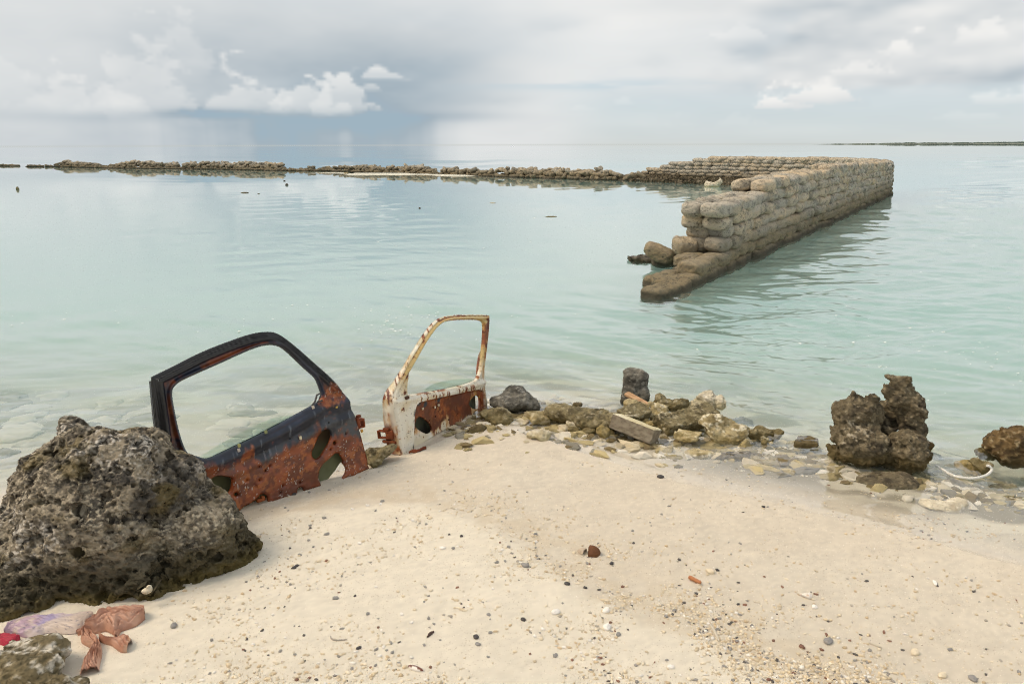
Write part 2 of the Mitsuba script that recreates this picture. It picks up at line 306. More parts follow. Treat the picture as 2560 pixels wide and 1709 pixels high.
# ------------------------------------------------------------------ water
rngw = np.random.default_rng(5)
def waves(x, y, dy):
    z = np.zeros_like(x)
    wx = x + 0.5 * np.sin(y * 0.7 + 1) + 0.3 * np.sin(x * .5 + y * 1.9); wy = y + 0.5 * np.sin(x * 0.6)
    # calm lagoon inside the wall, ripples spreading past its end on the right
    inside = ss(1.2, -0.8, (x - 1.75) * 0.85 - (y - 9.3) * 0.53) * ss(7.5, 10, y)
    amp = 1.0 - 0.80 * inside - .25 * ss(0, -1.5, x) * (1 - inside)
    patch = 0.55 + 0.9 * nfbm(np.stack([x * .18, y * .35, x * 0], -1), 3, 6)
    for k in range(46):
        lam = 0.07 * (1.8 / 0.07) ** ((k + rngw.random()) / 46)
        th = rngw.normal(1.35, 0.55)
        kx, ky = math.cos(th) * 2 * math.pi / lam, math.sin(th) * 2 * math.pi / lam
        a = 0.0034 * lam ** 0.85 * (0.6 + 0.8 * rngw.random())
        z = z + a * ss(1.6, 4.0, lam / dy) * np.sin(kx * wx + ky * wy + rngw.random() * 7 + 1.2 * np.sin(0.9 * x + k) )
    jit = nnoise(np.stack([x / (dy * 2.2 + .02), y / (dy * 2.2 + .02), x * 0], -1), 77) - .5
    z = z * amp * patch + jit * np.minimum(dy, 2.0) * (0.012 * (0.4 + amp) * ss(8, 25, y) + 0.09 * ss(50, 85, y + .35 * x))
    return z
vv = np.concatenate([np.arange(1800, 1190, -6.0), np.arange(1190, 365.5, -1.5)])
yy = np.array([G(1280, v)[1] for v in vv]); yy = yy[yy < 4000]; yy = np.concatenate([yy, [5200, 7000, 10000, 15000, 19000]])
tt = np.linspace(-1.0, 1.0, 560); tt = np.concatenate([[-3, -2.2, -1.6, -1.3, -1.15], tt, [1.15, 1.3, 1.6, 2.2, 3]])
TT, YY = np.meshgrid(tt, yy); XX = TT * (YY * 0.97 + 0.4)
DY = np.gradient(yy)[:, None] + 0 * YY
bz, bs = terrain(XX, YY)
WZ = waves(XX, YY, np.maximum(DY, 0.012)) * np.clip((0.004 - bz) * 12, 0.05, 1)
swash = np.exp(-((bs + .055 + .05 * np.sin(XX * 5) * .3) / .022) ** 2) + .6 * np.exp(-((bs + .21 + .04 * np.sin(XX * 4 + 1)) / .03) ** 2)
WZ = WZ + .005 * swash * ss(-.2, .5, XX) * ss(2.6, 1.6, XX) + .003 * swash
top = np.stack([XX, YY, WZ], -1)
nr, nc = XX.shape
fac = grid_faces(nr, nc)
ring = np.concatenate([np.arange(nc), (np.arange(1, nr) * nc + nc - 1), (nr - 1) * nc + np.arange(nc - 2, -1, -1), np.arange(nr - 2, 0, -1) * nc])
V = top.reshape(-1, 3); Vb = V[ring].copy(); Vb[:, 2] = -9.0
nb = len(ring); b0 = len(V); cb = b0 + nb
j = np.arange(nb); jn = (j + 1) % nb
side = np.vstack([np.stack([ring[j], b0 + j, ring[jn]], 1), np.stack([ring[jn], b0 + j, b0 + jn], 1)])
bot = np.stack([b0 + jn, b0 + j, np.full(nb, cb)], 1)
Vall = np.vstack([V, Vb, [[0, 3000, -9.0]]])
WN = None
scene['water_surface'] = {'type': 'thindielectric', 'int_ior': 1.30}
scene['sea_water'] = {'type': 'homogeneous', 'albedo': {'type': 'rgb', 'value': [0.55, 0.785, 0.772]}, 'sigma_t': {'type': 'rgb', 'value': [0.62, 0.62, 0.62]}}
put('water', (Vall, np.vstack([fac, side, bot])), 'water_surface', 60, interior={'type': 'ref', 'id': 'sea_water'})
tag('water', 'clear shallow turquoise lagoon water with fine ripples', kind='structure')

# ------------------------------------------------------------------ rocks
def on_y(u, v, y):
    d = ray(u, v); return C0 + d * (y / d[1])
def blob_px(u, v, ru, rv, y, ry=None, rot=0.0):
    """an ellipsoid of coral rock: centre, radii in metres, turn about the vertical"""
    c = on_y(u, v, y); k = depth(c) / FOC
    return Blob((c, np.array([ru * k, (ry if ry else (ru + rv) / 2 * 0.9) * k, rv * k]), rot), (u, v, ru, rv, y, ry, rot))
class Blob(tuple):
    def __new__(cls, t, px): o = super().__new__(cls, t); o.px = px; return o
def grounded(blobs, grow=1.0):
    """sets a boulder where its foot is seen on the ground"""
    px = [b.px for b in blobs]; i = int(np.argmax([p[1] + p[3] for p in px])); foot = px[i][1] + px[i][3] * .93
    q = G(px[i][0], foot, 0.0); q = G(px[i][0], foot, float(np.clip(gz(q[0], q[1]) * .4, -.03, .03))); y0 = q[1] + .50 * px[i][2] * depth(q) / FOC; m = px[i][4]
    return [blob_px(u, v, ru * grow, rv * grow, y0 + (y - m), ry, rot) for u, v, ru, rv, y, ry, rot in px]
def smin(a, b, k):
    h = np.clip(0.5 + 0.5 * (b - a) / k, 0, 1); return b * (1 - h) + a * h - k * h * (1 - h)
def rock_mesh(blobs, h, seed, k=0.03, rough=0.03, freq=9.0, warp=0.03, cuts=0, ridged=0.0, boxes=(), zmin=-0.3):
    lo = np.min([c - r.max() * 1.25 for c, r, _ in blobs] + [c - r.max() * 1.3 for c, r, _ in boxes], 0); hi = np.max([c + r.max() * 1.25 for c, r, _ in blobs] + [c + r.max() * 1.3 for c, r, _ in boxes], 0)
    lo[2] = max(lo[2], zmin); rg = np.random.default_rng(seed)
    planes = [(rg.normal(size=3), rg.uniform(.5, .8)) for _ in range(cuts)]
    def f(P):
        Q = P + warp * (np.stack([nfbm(P * freq * .5 + o, 2, seed + 40 + i) for i, o in enumerate((0, 31, 67))], -1) - .5) * 2
        d = None
        for c, r, a in blobs:
            q = (Q - c) @ rotz(-a).T
            e = (np.linalg.norm(q / r, axis=1) - 1) * r.min()
            d = e if d is None else smin(e, d, k)
        for c, r, M in boxes:
            q = np.abs((Q - c) @ M) - r * 0.92
            e = np.linalg.norm(np.maximum(q, 0), axis=1) + np.minimum(q.max(1), 0) - 0.08 * r.min()
            d = e if d is None else smin(e, d, k)
        if planes:
            c, r, _ = blobs[0]
            for n, t in planes:
                n = n / np.linalg.norm(n); d = np.maximum(d, ((Q - c) / r) @ n * r.min() - t * r.min())
        n = nfbm(P * freq, 3, seed) - .5
        if ridged: n = n * (1 - ridged) + ridged * (0.5 - 2 * np.abs(nfbm(P * freq * .8 + 9, 3, seed + 3) - .5) * 1.6)
        return d - rough * 2 * n
    return nets(f, lo, hi, h)
def pit(V, Fc, seed, n, rmin, rmax, dep):
    """sponge-like solution holes: bowls pressed into the surface"""
    rg = np.random.default_rng(seed); N = vnormals(V, Fc)
    area = np.linalg.norm(np.cross(V[Fc[:, 1]] - V[Fc[:, 0]], V[Fc[:, 2]] - V[Fc[:, 0]]), axis=1)
    pick = Fc[rg.choice(len(Fc), n, p=area / area.sum()), 0]
    r = rmin + (rmax - rmin) * rg.random(n) ** 2.5
    tree = cKDTree(V); D = np.zeros(len(V))
    for i, rr in zip(pick, r):
        j = tree.query_ball_point(V[i], rr)
        t = np.linalg.norm(V[j] - V[i], axis=1) / rr
        D[j] = np.maximum(D[j], rr * dep * (1 - t ** 2) * (0.6 + 0.8 * rg.random()))
    return V - N * D[:, None]
PAL = {
    'crust': [(.075, .062, .032), (.165, .130, .068), (.31, .26, .165), (.66, .62, .54), (.10, .09, .05)],  # dark, mid, light, crust, algae
    'dark': [(.045, .040, .034), (.105, .092, .074), (.20, .18, .145), (.40, .37, .31), (.06, .05, .02)],
    'grey': [(.055, .052, .044), (.15, .14, .115), (.27, .255, .215), (.33, .32, .30), (.055, .05, .03)],
    'brown': [(.050, .040, .025), (.130, .105, .062), (.25, .205, .13), (.42, .37, .28), (.10, .072, .022)],
    'rust': [(.06, .038, .014), (.14, .088, .034), (.25, .175, .08), (.45, .38, .24), (.08, .055, .018)],
    'olive': [(.075, .060, .030), (.20, .165, .085), (.36, .31, .20), (.52, .48, .36), (.13, .10, .035)],
    'yellow': [(.20, .155, .07), (.43, .355, .20), (.60, .53, .36), (.72, .67, .52), (.26, .195, .07)],
    'cream': [(.40, .34, .24), (.60, .54, .41), (.70, .65, .53), (.76, .72, .62), (.42, .36, .20)],
    'slab': [(.16, .13, .085), (.25, .21, .145), (.34, .30, .22), (.40, .36, .28), (.18, .13, .06)],
}
def rock_colour(V, style, seed, tide=0.07, fine=45.0, crust=.62):
    d, m, l, c, a = PAL[style]
    n0, n1, n2, n3 = nfbm(V * 5, 3, seed), nfbm(V * 16, 3, seed + 1), nfbm(V * fine, 3, seed + 2), nnoise(V * fine * 2.7, seed + 5)
    col = lerp(lerp(d, m, ss(.30, .55, n1)), l, ss(.50, .72, n2) * .9)
    col = lerp(col, c, ss(crust, crust + .12, n2 * .6 + n0 * .4) * .85)
    col = lerp(col, d, ss(.66, .78, n3) * .7)
    col = lerp(col, a, ss(tide, tide - .06, V[:, 2] + .09 * (n1 - .5)) * .75)
    return np.clip(col, 0, 1)
def rock(name, label, cat, blobs, style, seed, h=0.0075, bsdf='rock_surface', fine=.009, pits=0, tide=.07, group=None, parent=None, ffreq=55, crust=.62, pr=(.006, .022), post=None, ground_=1.08, craggy=13, **kw):
    kw.setdefault('cuts', 7 if name == 'coral_stone' else 3 if name == 'boulder' and 0 < len(blobs) < 4 else 0); kw.setdefault('warp', .04)
    if name in ('submerged_stone', 'seaweed_clump', 'coral_heap', 'coral_piece'): craggy = 0
    if blobs and ground_ and all(isinstance(b, Blob) for b in blobs): blobs = grounded(blobs, ground_)
    V, Fc = rock_mesh(blobs, h, seed, **kw)
    if craggy:
        N = vnormals(V, Fc); rr = 1 - 2 * np.abs(nfbm(V * craggy + seed, 3, seed + 70) - .5); V = V + N * (.22 / craggy * (rr - .78))[:, None]
    if pits: V = pit(V, Fc, seed, pits, pr[0], pr[1], .75)
    N = vnormals(V, Fc)
    V = V + N * (fine * 2 * (nfbm(V * ffreq, 3, seed + 8) - .5))[:, None]
    if post is not None: V = post(V, Fc)
    key = thing(name, label, cat, group)
    put(key, (V, Fc), bsdf, True, rock_colour(V, style, seed, tide, crust=crust)); return key
def box_px(x0, y0, x1, y1, seed, dy=0.8, n=4, sink=.25, inner=.62):
    """the blobs of a boulder that stands on the sea bed where its foot is seen"""
    rg = np.random.default_rng(seed); y = G((x0 + x1) / 2, y1, 0.0)[1]
    w, hgt = (x1 - x0) / 2, (y1 - y0) / 2
    k = depth(G((x0 + x1) / 2, y1)) / FOC
    yc = y + w * k * dy * .55
    cu, cv = (x0 + x1) / 2, (y0 + y1) / 2 + hgt * sink * .5
    out = [blob_px(cu, cv, w * .86, hgt * .92, yc, w * dy * .9, rg.uniform(-.3, .3))]
    for _ in range(n):
        a = rg.uniform(0, 2 * math.pi); t = rg.uniform(.35, .6)
        q = rg.uniform(.36, .56)
        out.append(blob_px(cu + w * t * math.cos(a) * 1.1, cv + hgt * t * math.sin(a) * .9, w * q, hgt * q * 1.2, yc + rg.uniform(-.3, .3) * w * k * dy, None))
    return out

# the big boulder in the left foreground
B = [blob_px(255, 1300, 235, 235, 3.12, 210), blob_px(408, 1352, 175, 150, 3.12, 165), blob_px(60, 1415, 150, 150, 2.95, 150), blob_px(228, 1118, 105, 68, 3.25, 105), blob_px(352, 1128, 75, 58, 3.27, 85), blob_px(135, 1200, 72, 78, 3.22, 90),
     blob_px(60, 1250, 55, 85, 3.2, 70), blob_px(345, 1470, 120, 68, 2.92, 80), blob_px(30, 1500, 110, 70, 2.78, 80), blob_px(543, 1365, 100, 90, 3.15, 100), blob_px(-150, 1430, 190, 190, 3.1, 170), blob_px(150, 1340, 120, 120, 2.9, 90),
     blob_px(325, 1145, 105, 62, 3.3, 110), blob_px(425, 1212, 72, 74, 3.22, 80)]
def boulder_detail(V, Fc):
    N = vnormals(V, Fc)
    r = 1 - 2 * np.abs(nfbm(V * 8 + 3, 3, 77) - .5); r2 = 1 - 2 * np.abs(nfbm(V * 3.1 + 9, 2, 79) - .5)
    cell = cKDTree(np.random.default_rng(5).uniform([-3.2, 2.2, -.2], [-.9, 3.9, .9], (130, 3)))
    dq, _ = cell.query(V + .07 * (np.stack([nfbm(V * 7 + o, 2, 81) for o in (0, 11, 23)], -1) - .5), k=2)
    crack = np.exp(-((dq[:, 1] - dq[:, 0]) / .012) ** 2) * ss(.45, .6, nfbm(V * 3 + 2, 2, 83))
    return V + N * (0.038 * (r - .75) + .05 * (r2 - .8) - .030 * crack + .035 * (dq[:, 1] - dq[:, 0]))[:, None]
V, Fc = rock_mesh(B, 0.0165, 11, k=0.03, rough=0.040, freq=6.5, warp=0.06, cuts=0)
keepf = (V[Fc].mean(1)[:, 1] < 3.9) & (V[Fc].mean(1)[:, 0] > -2.9)
V = boulder_detail(V, Fc)
V, Fc = subdivide(V, Fc[keepf])
V = pit(V, Fc, 3, 46, .03, .060, .9)
V = pit(V, Fc, 1, 1500, .009, .026, 1.7)
cen = V[Fc].mean(1); nrm = np.cross(V[Fc[:, 1]] - V[Fc[:, 0]], V[Fc[:, 2]] - V[Fc[:, 0]])
V, Fc = trimesh.remesh.subdivide(V, Fc, face_index=np.where((cen[:, 2] > .02) & ((nrm[:, 1] < 0) | (nrm[:, 2] > 0)) & (cen[:, 0] > -2.35) & (cen[:, 1] < 3.6))[0])
V = pit(V, Fc, 2, 6500, .005, .013, 1.7)
N = vnormals(V, Fc)
V = V + N * (0.012 * (nfbm(V * 60, 3, 19) - .5) + 0.007 * (nfbm(V * 120, 2, 20) - .5))[:, None]
bn, bn2, bn3, bn4 = nfbm(V * 4, 3, 51), nfbm(V * 30, 3, 52), nfbm(V * 85, 2, 53), nfbm(V * 13, 3, 54)
bc = lerp((.085, .070, .050), (.25, .212, .155), ss(.34, .58, bn2))
bc = lerp(bc, (.034, .031, .027), ss(.50, .62, bn4) * .8)
bc = lerp(bc, (.41, .36, .27), ss(.52, .68, bn3) * ss(.40, .58, bn) * .95)
bc = lerp(bc, (.54, .50, .44), ss(.49, .66, bn3 * .55 + bn4 * .45) * ss(.50, .62, nfbm(V * 3 + 8, 3, 57)) * .9)
bc = lerp(bc, (.11, .082, .022), ss(.55, .70, nfbm(V * 7 + 4, 3, 58)) * .6)
bc = lerp(bc, (.052, .044, .022), ss(.30, .16, V[:, 2] + .16 * (bn4 - .5)) * .85)
bc = lerp(bc, (.10, .075, .018), ss(.13, .08, V[:, 2] + .06 * (bn2 - .5)) * .8)
k0 = thing('boulder', 'huge pitted grey brown coral boulder on the sand in the left foreground', 'rock')
put(k0, (V, Fc), 'rock_surface', True, np.clip(bc, 0, 1))
print('boulder', len(Fc))

rock('boulder', 'low ridged coral rock with white crust in the bottom left corner beside the brown cloth', 'rock',
     [blob_px(92, 1626, 85, 28, 2.36, 55, -.1), blob_px(20, 1690, 120, 55, 2.25, 70), blob_px(95, 1672, 55, 30, 2.27, 40), blob_px(150, 1712, 70, 22, 2.2, 40), blob_px(140, 1604, 28, 22, 2.38, 25)], 'crust', 23, h=.007, rough=.012, freq=18, warp=.02, k=.02, fine=.007, pits=260, tide=.02, crust=.54, zmin=-.05, ground_=0)

# rocks along the water's edge
rock('boulder', 'dark weathered rock awash just right of the white car door', 'rock', [blob_px(1288, 1000, 44, 26, 5.75, 50), blob_px(1255, 1006, 26, 14, 5.7, 36), blob_px(1320, 1008, 24, 14, 5.7, 28), blob_px(1290, 985, 20, 16, 5.8, 22)], 'grey', 31, rough=.02, ground_=1.0, pits=90)
rock('boulder', 'brown rock leaning against the foot of the white car door', 'rock', [blob_px(1240, 1046, 46, 20, 5.2, 40), blob_px(1270, 1044, 26, 22, 5.2, 32), blob_px(1205, 1053, 20, 14, 5.1, 22)], 'olive', 32, ground_=1.0, rough=.018, pits=80)
rock('boulder', 'small olive weedy stone on the sand in front of the white car door', 'rock', [blob_px(1192, 1074, 26, 9, 4.88, 25), blob_px(1178, 1080, 16, 7, 4.84, 16)], 'brown', 33, h=.006, rough=.012)
rock('coral_lump', 'round pale coral lump alone on the wet sand in front of the rocks', 'coral', [blob_px(1350, 1088, 25, 13, 4.82, 22)], 'cream', 34, h=.005, rough=.014, freq=28, fine=.006, ffreq=80, warp=.01)
rock('boulder', 'weedy brown rock wedged between the two car doors', 'rock', [blob_px(940, 1137, 30, 25, 4.42, 30), blob_px(980, 1135, 26, 26, 4.42, 28), blob_px(955, 1152, 34, 14, 4.36, 25)], 'olive', 35, rough=.018, pits=60, h=.007)
rock('boulder', 'long brown log-shaped rock with a hole near its left end', 'rock', [blob_px(1402, 1034, 30, 22, 5.15, 30), blob_px(1440, 1040, 36, 24, 5.1, 28), blob_px(1485, 1052, 40, 24, 5.05, 28), blob_px(1530, 1060, 40, 20, 5.0, 28), blob_px(1555, 1068, 22, 14, 5.0, 20)], 'olive', 36, rough=.016, pits=90, k=.035)
rock('boulder', 'little brown stone perched behind the log-shaped rock', 'rock', [blob_px(1446, 1015, 11, 8, 5.25, 12)], 'brown', 37, h=.006, rough=.01)
rock('coral_lump', 'knobbly whitish coral branch lying at the foot of the log-shaped rock', 'coral', [blob_px(1432, 1058, 15, 9, 4.93, 12), blob_px(1455, 1062, 17, 9, 4.93, 12), blob_px(1472, 1070, 14, 7, 4.9, 10)], 'cream', 38, h=.005, rough=.013, freq=30, fine=.006, ffreq=80, warp=.01)
rock('coral_lump', 'small grey coral bits beside the whitish coral branch', 'coral', [blob_px(1474, 1077, 14, 7, 4.86, 12), blob_px(1432, 1073, 11, 5, 4.88, 10)], 'olive', 39, h=.005, rough=.009, freq=28, warp=.01)
rock('boulder', 'rounded ochre stone in front of the sawn slab', 'rock', [blob_px(1505, 1080, 20, 14, 4.82, 20), blob_px(1528, 1082, 18, 12, 4.82, 18)], 'yellow', 40, h=.006, rough=.01, tide=.2)
rock('boulder', 'tall dark grey rock standing in the water behind the thin plank', 'rock', [blob_px(1580, 965, 26, 36, 5.62, 32), blob_px(1565, 950, 14, 18, 5.62, 20), blob_px(1600, 962, 15, 26, 5.6, 22), blob_px(1560, 988, 22, 20, 5.55, 26), blob_px(1590, 995, 28, 16, 5.55, 30), blob_px(1612, 955, 9, 12, 5.6, 14), blob_px(1572, 942, 12, 9, 5.62, 14), blob_px(1604, 985, 16, 18, 5.6, 20)], 'grey', 41, cuts=2, rough=.020, pits=30, fine=.004)
rock('boulder', 'mustard coloured rock lying just below the thin plank', 'rock', [blob_px(1583, 1016, 26, 12, 5.3, 20, -.2), blob_px(1602, 1024, 16, 11, 5.28, 16)], 'yellow', 42, h=.007, rough=.014, pits=40, crust=.7, freq=16)
rock('boulder', 'lower mustard rock sloping down towards the sawn slab', 'rock', [blob_px(1576, 1031, 18, 9, 5.2, 14), blob_px(1600, 1042, 18, 10, 5.15, 14)], 'yellow', 43, h=.006, rough=.012, freq=20)
rock('coral_lump', 'pile of knobbly yellowish coral in the middle of the rock heap', 'coral', [blob_px(1640, 1018, 20, 12, 5.2, 18), blob_px(1660, 1026, 16, 16, 5.18, 16), blob_px(1640, 1044, 22, 14, 5.08, 18), blob_px(1670, 1045, 12, 12, 5.1, 14)], 'yellow', 44, h=.006, rough=.016, freq=24, fine=.006, ffreq=80, crust=.5)
rock('boulder', 'dark olive jagged rock behind the yellowish coral pile', 'rock', [blob_px(1652, 1003, 18, 18, 5.45, 20), blob_px(1685, 1012, 26, 16, 5.42, 22), blob_px(1707, 1020, 14, 10, 5.4, 15)], 'olive', 45, h=.007, rough=.02, freq=16, pits=60)
rock('coral_lump', 'bright cream knobbly coral at the top of the rock heap', 'coral', [blob_px(1765, 1003, 26, 22, 5.4, 24), blob_px(1800, 1006, 16, 17, 5.38, 18), blob_px(1738, 1016, 18, 12, 5.36, 16), blob_px(1770, 988, 14, 10, 5.42, 14)], 'cream', 46, h=.006, rough=.020, freq=26, fine=.008, ffreq=85, warp=.012, k=.015)
def tilt_box(u0, v0, u1, v1, y0, y1, w, t, roll=.0):
    """a slab laid from one seen end to the other"""
    a, b = on_y(u0, v0, y0), on_y(u1, v1, y1); L = np.linalg.norm(b - a); ex = (b - a) / L
    ey = np.cross([0, 0, 1.0], ex); ey /= np.linalg.norm(ey); ez = np.cross(ex, ey)
    c, s = math.cos(roll), math.sin(roll); ey, ez = c * ey + s * ez, c * ez - s * ey
    return (a + b) / 2, np.array([L / 2, w / 2, t / 2]), np.stack([ex, ey, ez], 1)
rock('boulder', 'flat olive slab leaning diagonally across the rock heap', 'rock', [], 'olive', 47, h=.006, rough=.010, freq=14, boxes=[tilt_box(1645, 1066, 1790, 1028, 4.86, 5.12, .17, .07, .3)], pits=20, warp=.025)
rock('coral_lump', 'big pale yellow boulder coral with a ribbed left side', 'coral', [blob_px(1800, 1070, 42, 33, 4.98, 42), blob_px(1838, 1078, 34, 24, 4.96, 36), blob_px(1770, 1085, 24, 20, 4.92, 26), blob_px(1806, 1042, 12, 12, 5.0, 12), blob_px(1775, 1055, 20, 18, 4.98, 22)], 'yellow', 48, h=.007, rough=.016, freq=20, fine=.008, ffreq=70, tide=.05, crust=.50, cuts=4)
rock('boulder', 'lumpy olive rock just right of the big pale coral', 'rock', [blob_px(1888, 1086, 20, 18, 4.9, 20), blob_px(1910, 1090, 20, 15, 4.9, 20), blob_px(1928, 1082, 10, 8, 4.92, 12)], 'olive', 49, h=.007, rough=.016, freq=18, pits=30)
rock('boulder', 'small mustard stone half under water below the pale coral', 'rock', [blob_px(1866, 1108, 17, 12, 4.72, 16), blob_px(1878, 1112, 12, 9, 4.7, 12)], 'yellow', 50, h=.006, rough=.012, freq=20)
TW = 4.47
rock('boulder', 'tall jagged brown coral rock with a crooked spire standing in the shallows', 'rock',
     [blob_px(2112, 1044, 30, 44, TW, 42), blob_px(2150, 1032, 38, 36, TW, 44), blob_px(2182, 1032, 26, 32, TW + .05, 34), blob_px(2150, 1078, 46, 32, TW - .05, 44), blob_px(2218, 1040, 34, 42, TW + .14, 34), blob_px(2246, 990, 27, 44, TW, 27), blob_px(2243, 962, 20, 20, TW, 18), blob_px(2227, 950, 15, 9, TW, 11),
      blob_px(2255, 958, 13, 16, TW, 13), blob_px(2282, 1036, 28, 58, TW - .02, 34), blob_px(2160, 1112, 54, 40, TW - .10, 50), blob_px(2270, 1122, 48, 42, TW - .14, 48), blob_px(2106, 1086, 28, 26, TW, 34), blob_px(2260, 1005, 24, 28, TW, 26),
      blob_px(2288, 1080, 24, 34, TW, 34), blob_px(2215, 1112, 36, 36, TW + .02, 36), blob_px(2225, 1078, 16, 14, TW, 16), blob_px(2262, 1150, 50, 24, TW - .1, 46), blob_px(2170, 1138, 56, 24, TW - .08, 50), blob_px(2110, 1130, 30, 16, TW - .02, 30), blob_px(2138, 992, 9, 12, TW, 10), blob_px(2186, 998, 10, 13, TW, 11), blob_px(2212, 972, 10, 13, TW, 10), blob_px(2268, 978, 12, 16, TW, 12)],
     'brown', 60, h=.0075, craggy=11, rough=.022, freq=17, k=.016, warp=.03, pits=700, pr=(.006, .022), fine=.014, tide=.10, crust=.62, ground_=1.02)
rock('boulder', 'small rust brown stone touching the right foot of the tall spired rock', 'rock', [blob_px(2326, 1122, 15, 18, 4.6, 18)], 'rust', 61, h=.006, rough=.012)
rock('boulder', 'shaggy reddish brown rock at the right edge of the photo', 'rock', [blob_px(2540, 1112, 62, 44, 4.45, 55), blob_px(2500, 1120, 30, 30, 4.42, 34), blob_px(2590, 1125, 50, 40, 4.45, 50)], 'rust', 62, h=.009, rough=.028, freq=15, pits=240, fine=.010, tide=.05, cuts=0, ground_=1.15)
rock('boulder', 'knobbly low rock joined to the left side of the reddish brown rock', 'rock', [blob_px(2450, 1127, 18, 11, 4.42, 16), blob_px(2474, 1128, 16, 14, 4.42, 16)], 'olive', 63, h=.006, rough=.014, freq=20)
rock('boulder', 'ochre rounded stone inside the loop of white rope', 'rock', [blob_px(2420, 1168, 30, 15, 4.18, 26), blob_px(2442, 1172, 18, 12, 4.16, 18)], 'yellow', 64, h=.006, rough=.014, freq=18, tide=.2)
rock('boulder', 'narrow olive slab tilted beside the white rope loop', 'rock', [], 'olive', 65, h=.006, rough=.008, freq=18, boxes=[tilt_box(2426, 1150, 2474, 1178, 4.3, 4.15, .07, .04, .3)])
for i, (u, v, ru, rv, st, lab) in enumerate((
        (1745, 1142, 34, 15, 'yellow', 'pale orange flat stone under water between the sand and the pale coral'), (2010, 1092, 45, 18, 'yellow', 'pale yellow stone under water midway between the pale coral and the spired rock'),
        (1840, 1145, 50, 13, 'brown', 'flat dark weed covered stone under water below the mustard stone'), (2095, 1115, 30, 14, 'yellow', 'yellow flat stone under water at the left foot of the spired rock'),
        (2110, 1155, 12, 11, 'olive', 'small round weedy stone under water in front of the spired rock'), (2170, 1148, 34, 13, 'olive', 'weedy slab under water in front of the spired rock'),
        (2228, 1160, 24, 13, 'yellow', 'knobbly pale coral under water below the spired rock'), (2285, 1170, 28, 11, 'olive', 'ochre stone under water below the right foot of the spired rock'),
        (2215, 1205, 75, 27, 'brown', 'broad streaky brown slab lying flat under the shallow water below the spired rock'), (2350, 1145, 26, 10, 'cream', 'white coral piece under water right of the spired rock'),
        (2385, 1150, 24, 9, 'cream', 'white coral chunk under water left of the rope loop'), (2390, 1200, 25, 18, 'slab', 'grey squared block under water below the rope loop'),
        (2430, 1215, 34, 12, 'cream', 'pale branching coral under water below the rope loop'), (2520, 1195, 40, 16, 'olive', 'olive stone under water at the right edge of the photo'),
        (2500, 1240, 26, 9, 'yellow', 'oval tan stone at the edge of the sand near the right of the photo'), (2365, 1272, 62, 20, 'cream', 'large flat whitish coral under thin water nearest the camera on the right'),
        (2060, 1150, 36, 10, 'cream', 'pale coral rubble under water left of the weedy slab'), (1985, 1135, 40, 12, 'cream', 'whitish coral stick heap under shallow water left of the spired rock'), (1960, 1120, 30, 12, 'olive', 'weedy flat stone under water right of the lumpy olive rock'),
        (2330, 1080, 34, 12, 'grey', 'grey stone under water behind the small rust brown stone'), (1850, 1010, 40, 14, 'grey', 'grey submerged stone behind the bright cream coral'), (1560, 1108, 22, 8, 'olive', 'brown weed clump at the foot of the sawn slab'),
        (1600, 1106, 20, 8, 'rust', 'orange brown stone under water below the lower end of the sawn slab'))):
    y = G(u, v, -.03)[1]
    c = on_y(u, v, y); g0 = gz(c[0], c[1]); kk = depth(c) / FOC
    b = (np.array([c[0], c[1], g0 + .004]), np.array([ru * kk, rv * kk * 1.9, max(.014, min(rv * kk * .9, -g0 * .8 + .012))]), 0.15 * math.sin(i * 3.1))
    b2 = (b[0] + np.array([ru * kk * .45, rv * kk * .6 * math.sin(i), 0]), b[1] * np.array([.55, .6, .85]), .4)
    rock('submerged_stone', lab, 'stone', [b, b2], st, 200 + i, h=.0065, rough=.010, freq=16, k=.012, warp=.02, fine=.005, ffreq=60, tide=-1, zmin=-.4)

for i, (a, b, w_, t_, ro, st, lab) in enumerate((((1556, 1040, 4.98), (1618, 1022, 5.12), .13, .035, .35, 'olive', 'broken flat olive rock tilted behind the sawn slab'), ((1688, 1082, 4.74), (1752, 1090, 4.68), .14, .035, -.1, 'yellow', 'flat ochre rock lying below the diagonal olive slab'),
        ((1882, 1072, 4.9), (1952, 1092, 4.8), .14, .04, .3, 'olive', 'tilted flat olive rock at the right end of the rock heap'), ((1318, 1046, 5.0), (1375, 1040, 5.05), .12, .035, .2, 'yellow', 'thin flat ochre rock left of the log-shaped rock'), ((1985, 1100, 4.72), (2050, 1112, 4.66), .15, .035, -.15, 'brown', 'flat brown rock in the shallows between the heap and the spired rock'))):
    rock('flat_rock', lab, 'rock', [], st, 560 + i, h=.006, rough=.008, freq=18, warp=.03, boxes=[tilt_box(a[0], a[1], b[0], b[1], a[2], b[2], w_, t_, ro)], craggy=0, fine=.006, ffreq=60)
rgh = np.random.default_rng(12)
for i in range(13):
    t = rgh.random(); u = 1270 + 700 * t + rgh.normal(0, 12); v = np.interp(u, [1270, 1420, 1560, 1700, 1850, 1970], [1040, 1055, 1072, 1075, 1100, 1120]) + 8 - abs(rgh.normal(0, 22)); r_ = rgh.uniform(7, 14)
    st = ('yellow', 'olive', 'cream', 'olive', 'brown')[int(rgh.integers(5))]
    rock('coral_stone', f"small {dict(yellow='mustard', olive='olive', cream='pale cream', brown='brown')[st]} coral stone packed among the rocks at the water's edge", 'stone',
         [blob_px(u, v, r_, r_ * .62, 5, r_ * .9, rgh.uniform(-1, 1)), blob_px(u + r_ * .5, v + 2, r_ * .6, r_ * .5, 5, r_ * .6)], st, 500 + i, h=.0065, rough=.011, freq=22, k=.012, warp=.018, fine=.006, ffreq=70, group=f'small {st} coral stones among the rocks', ground_=1.0)

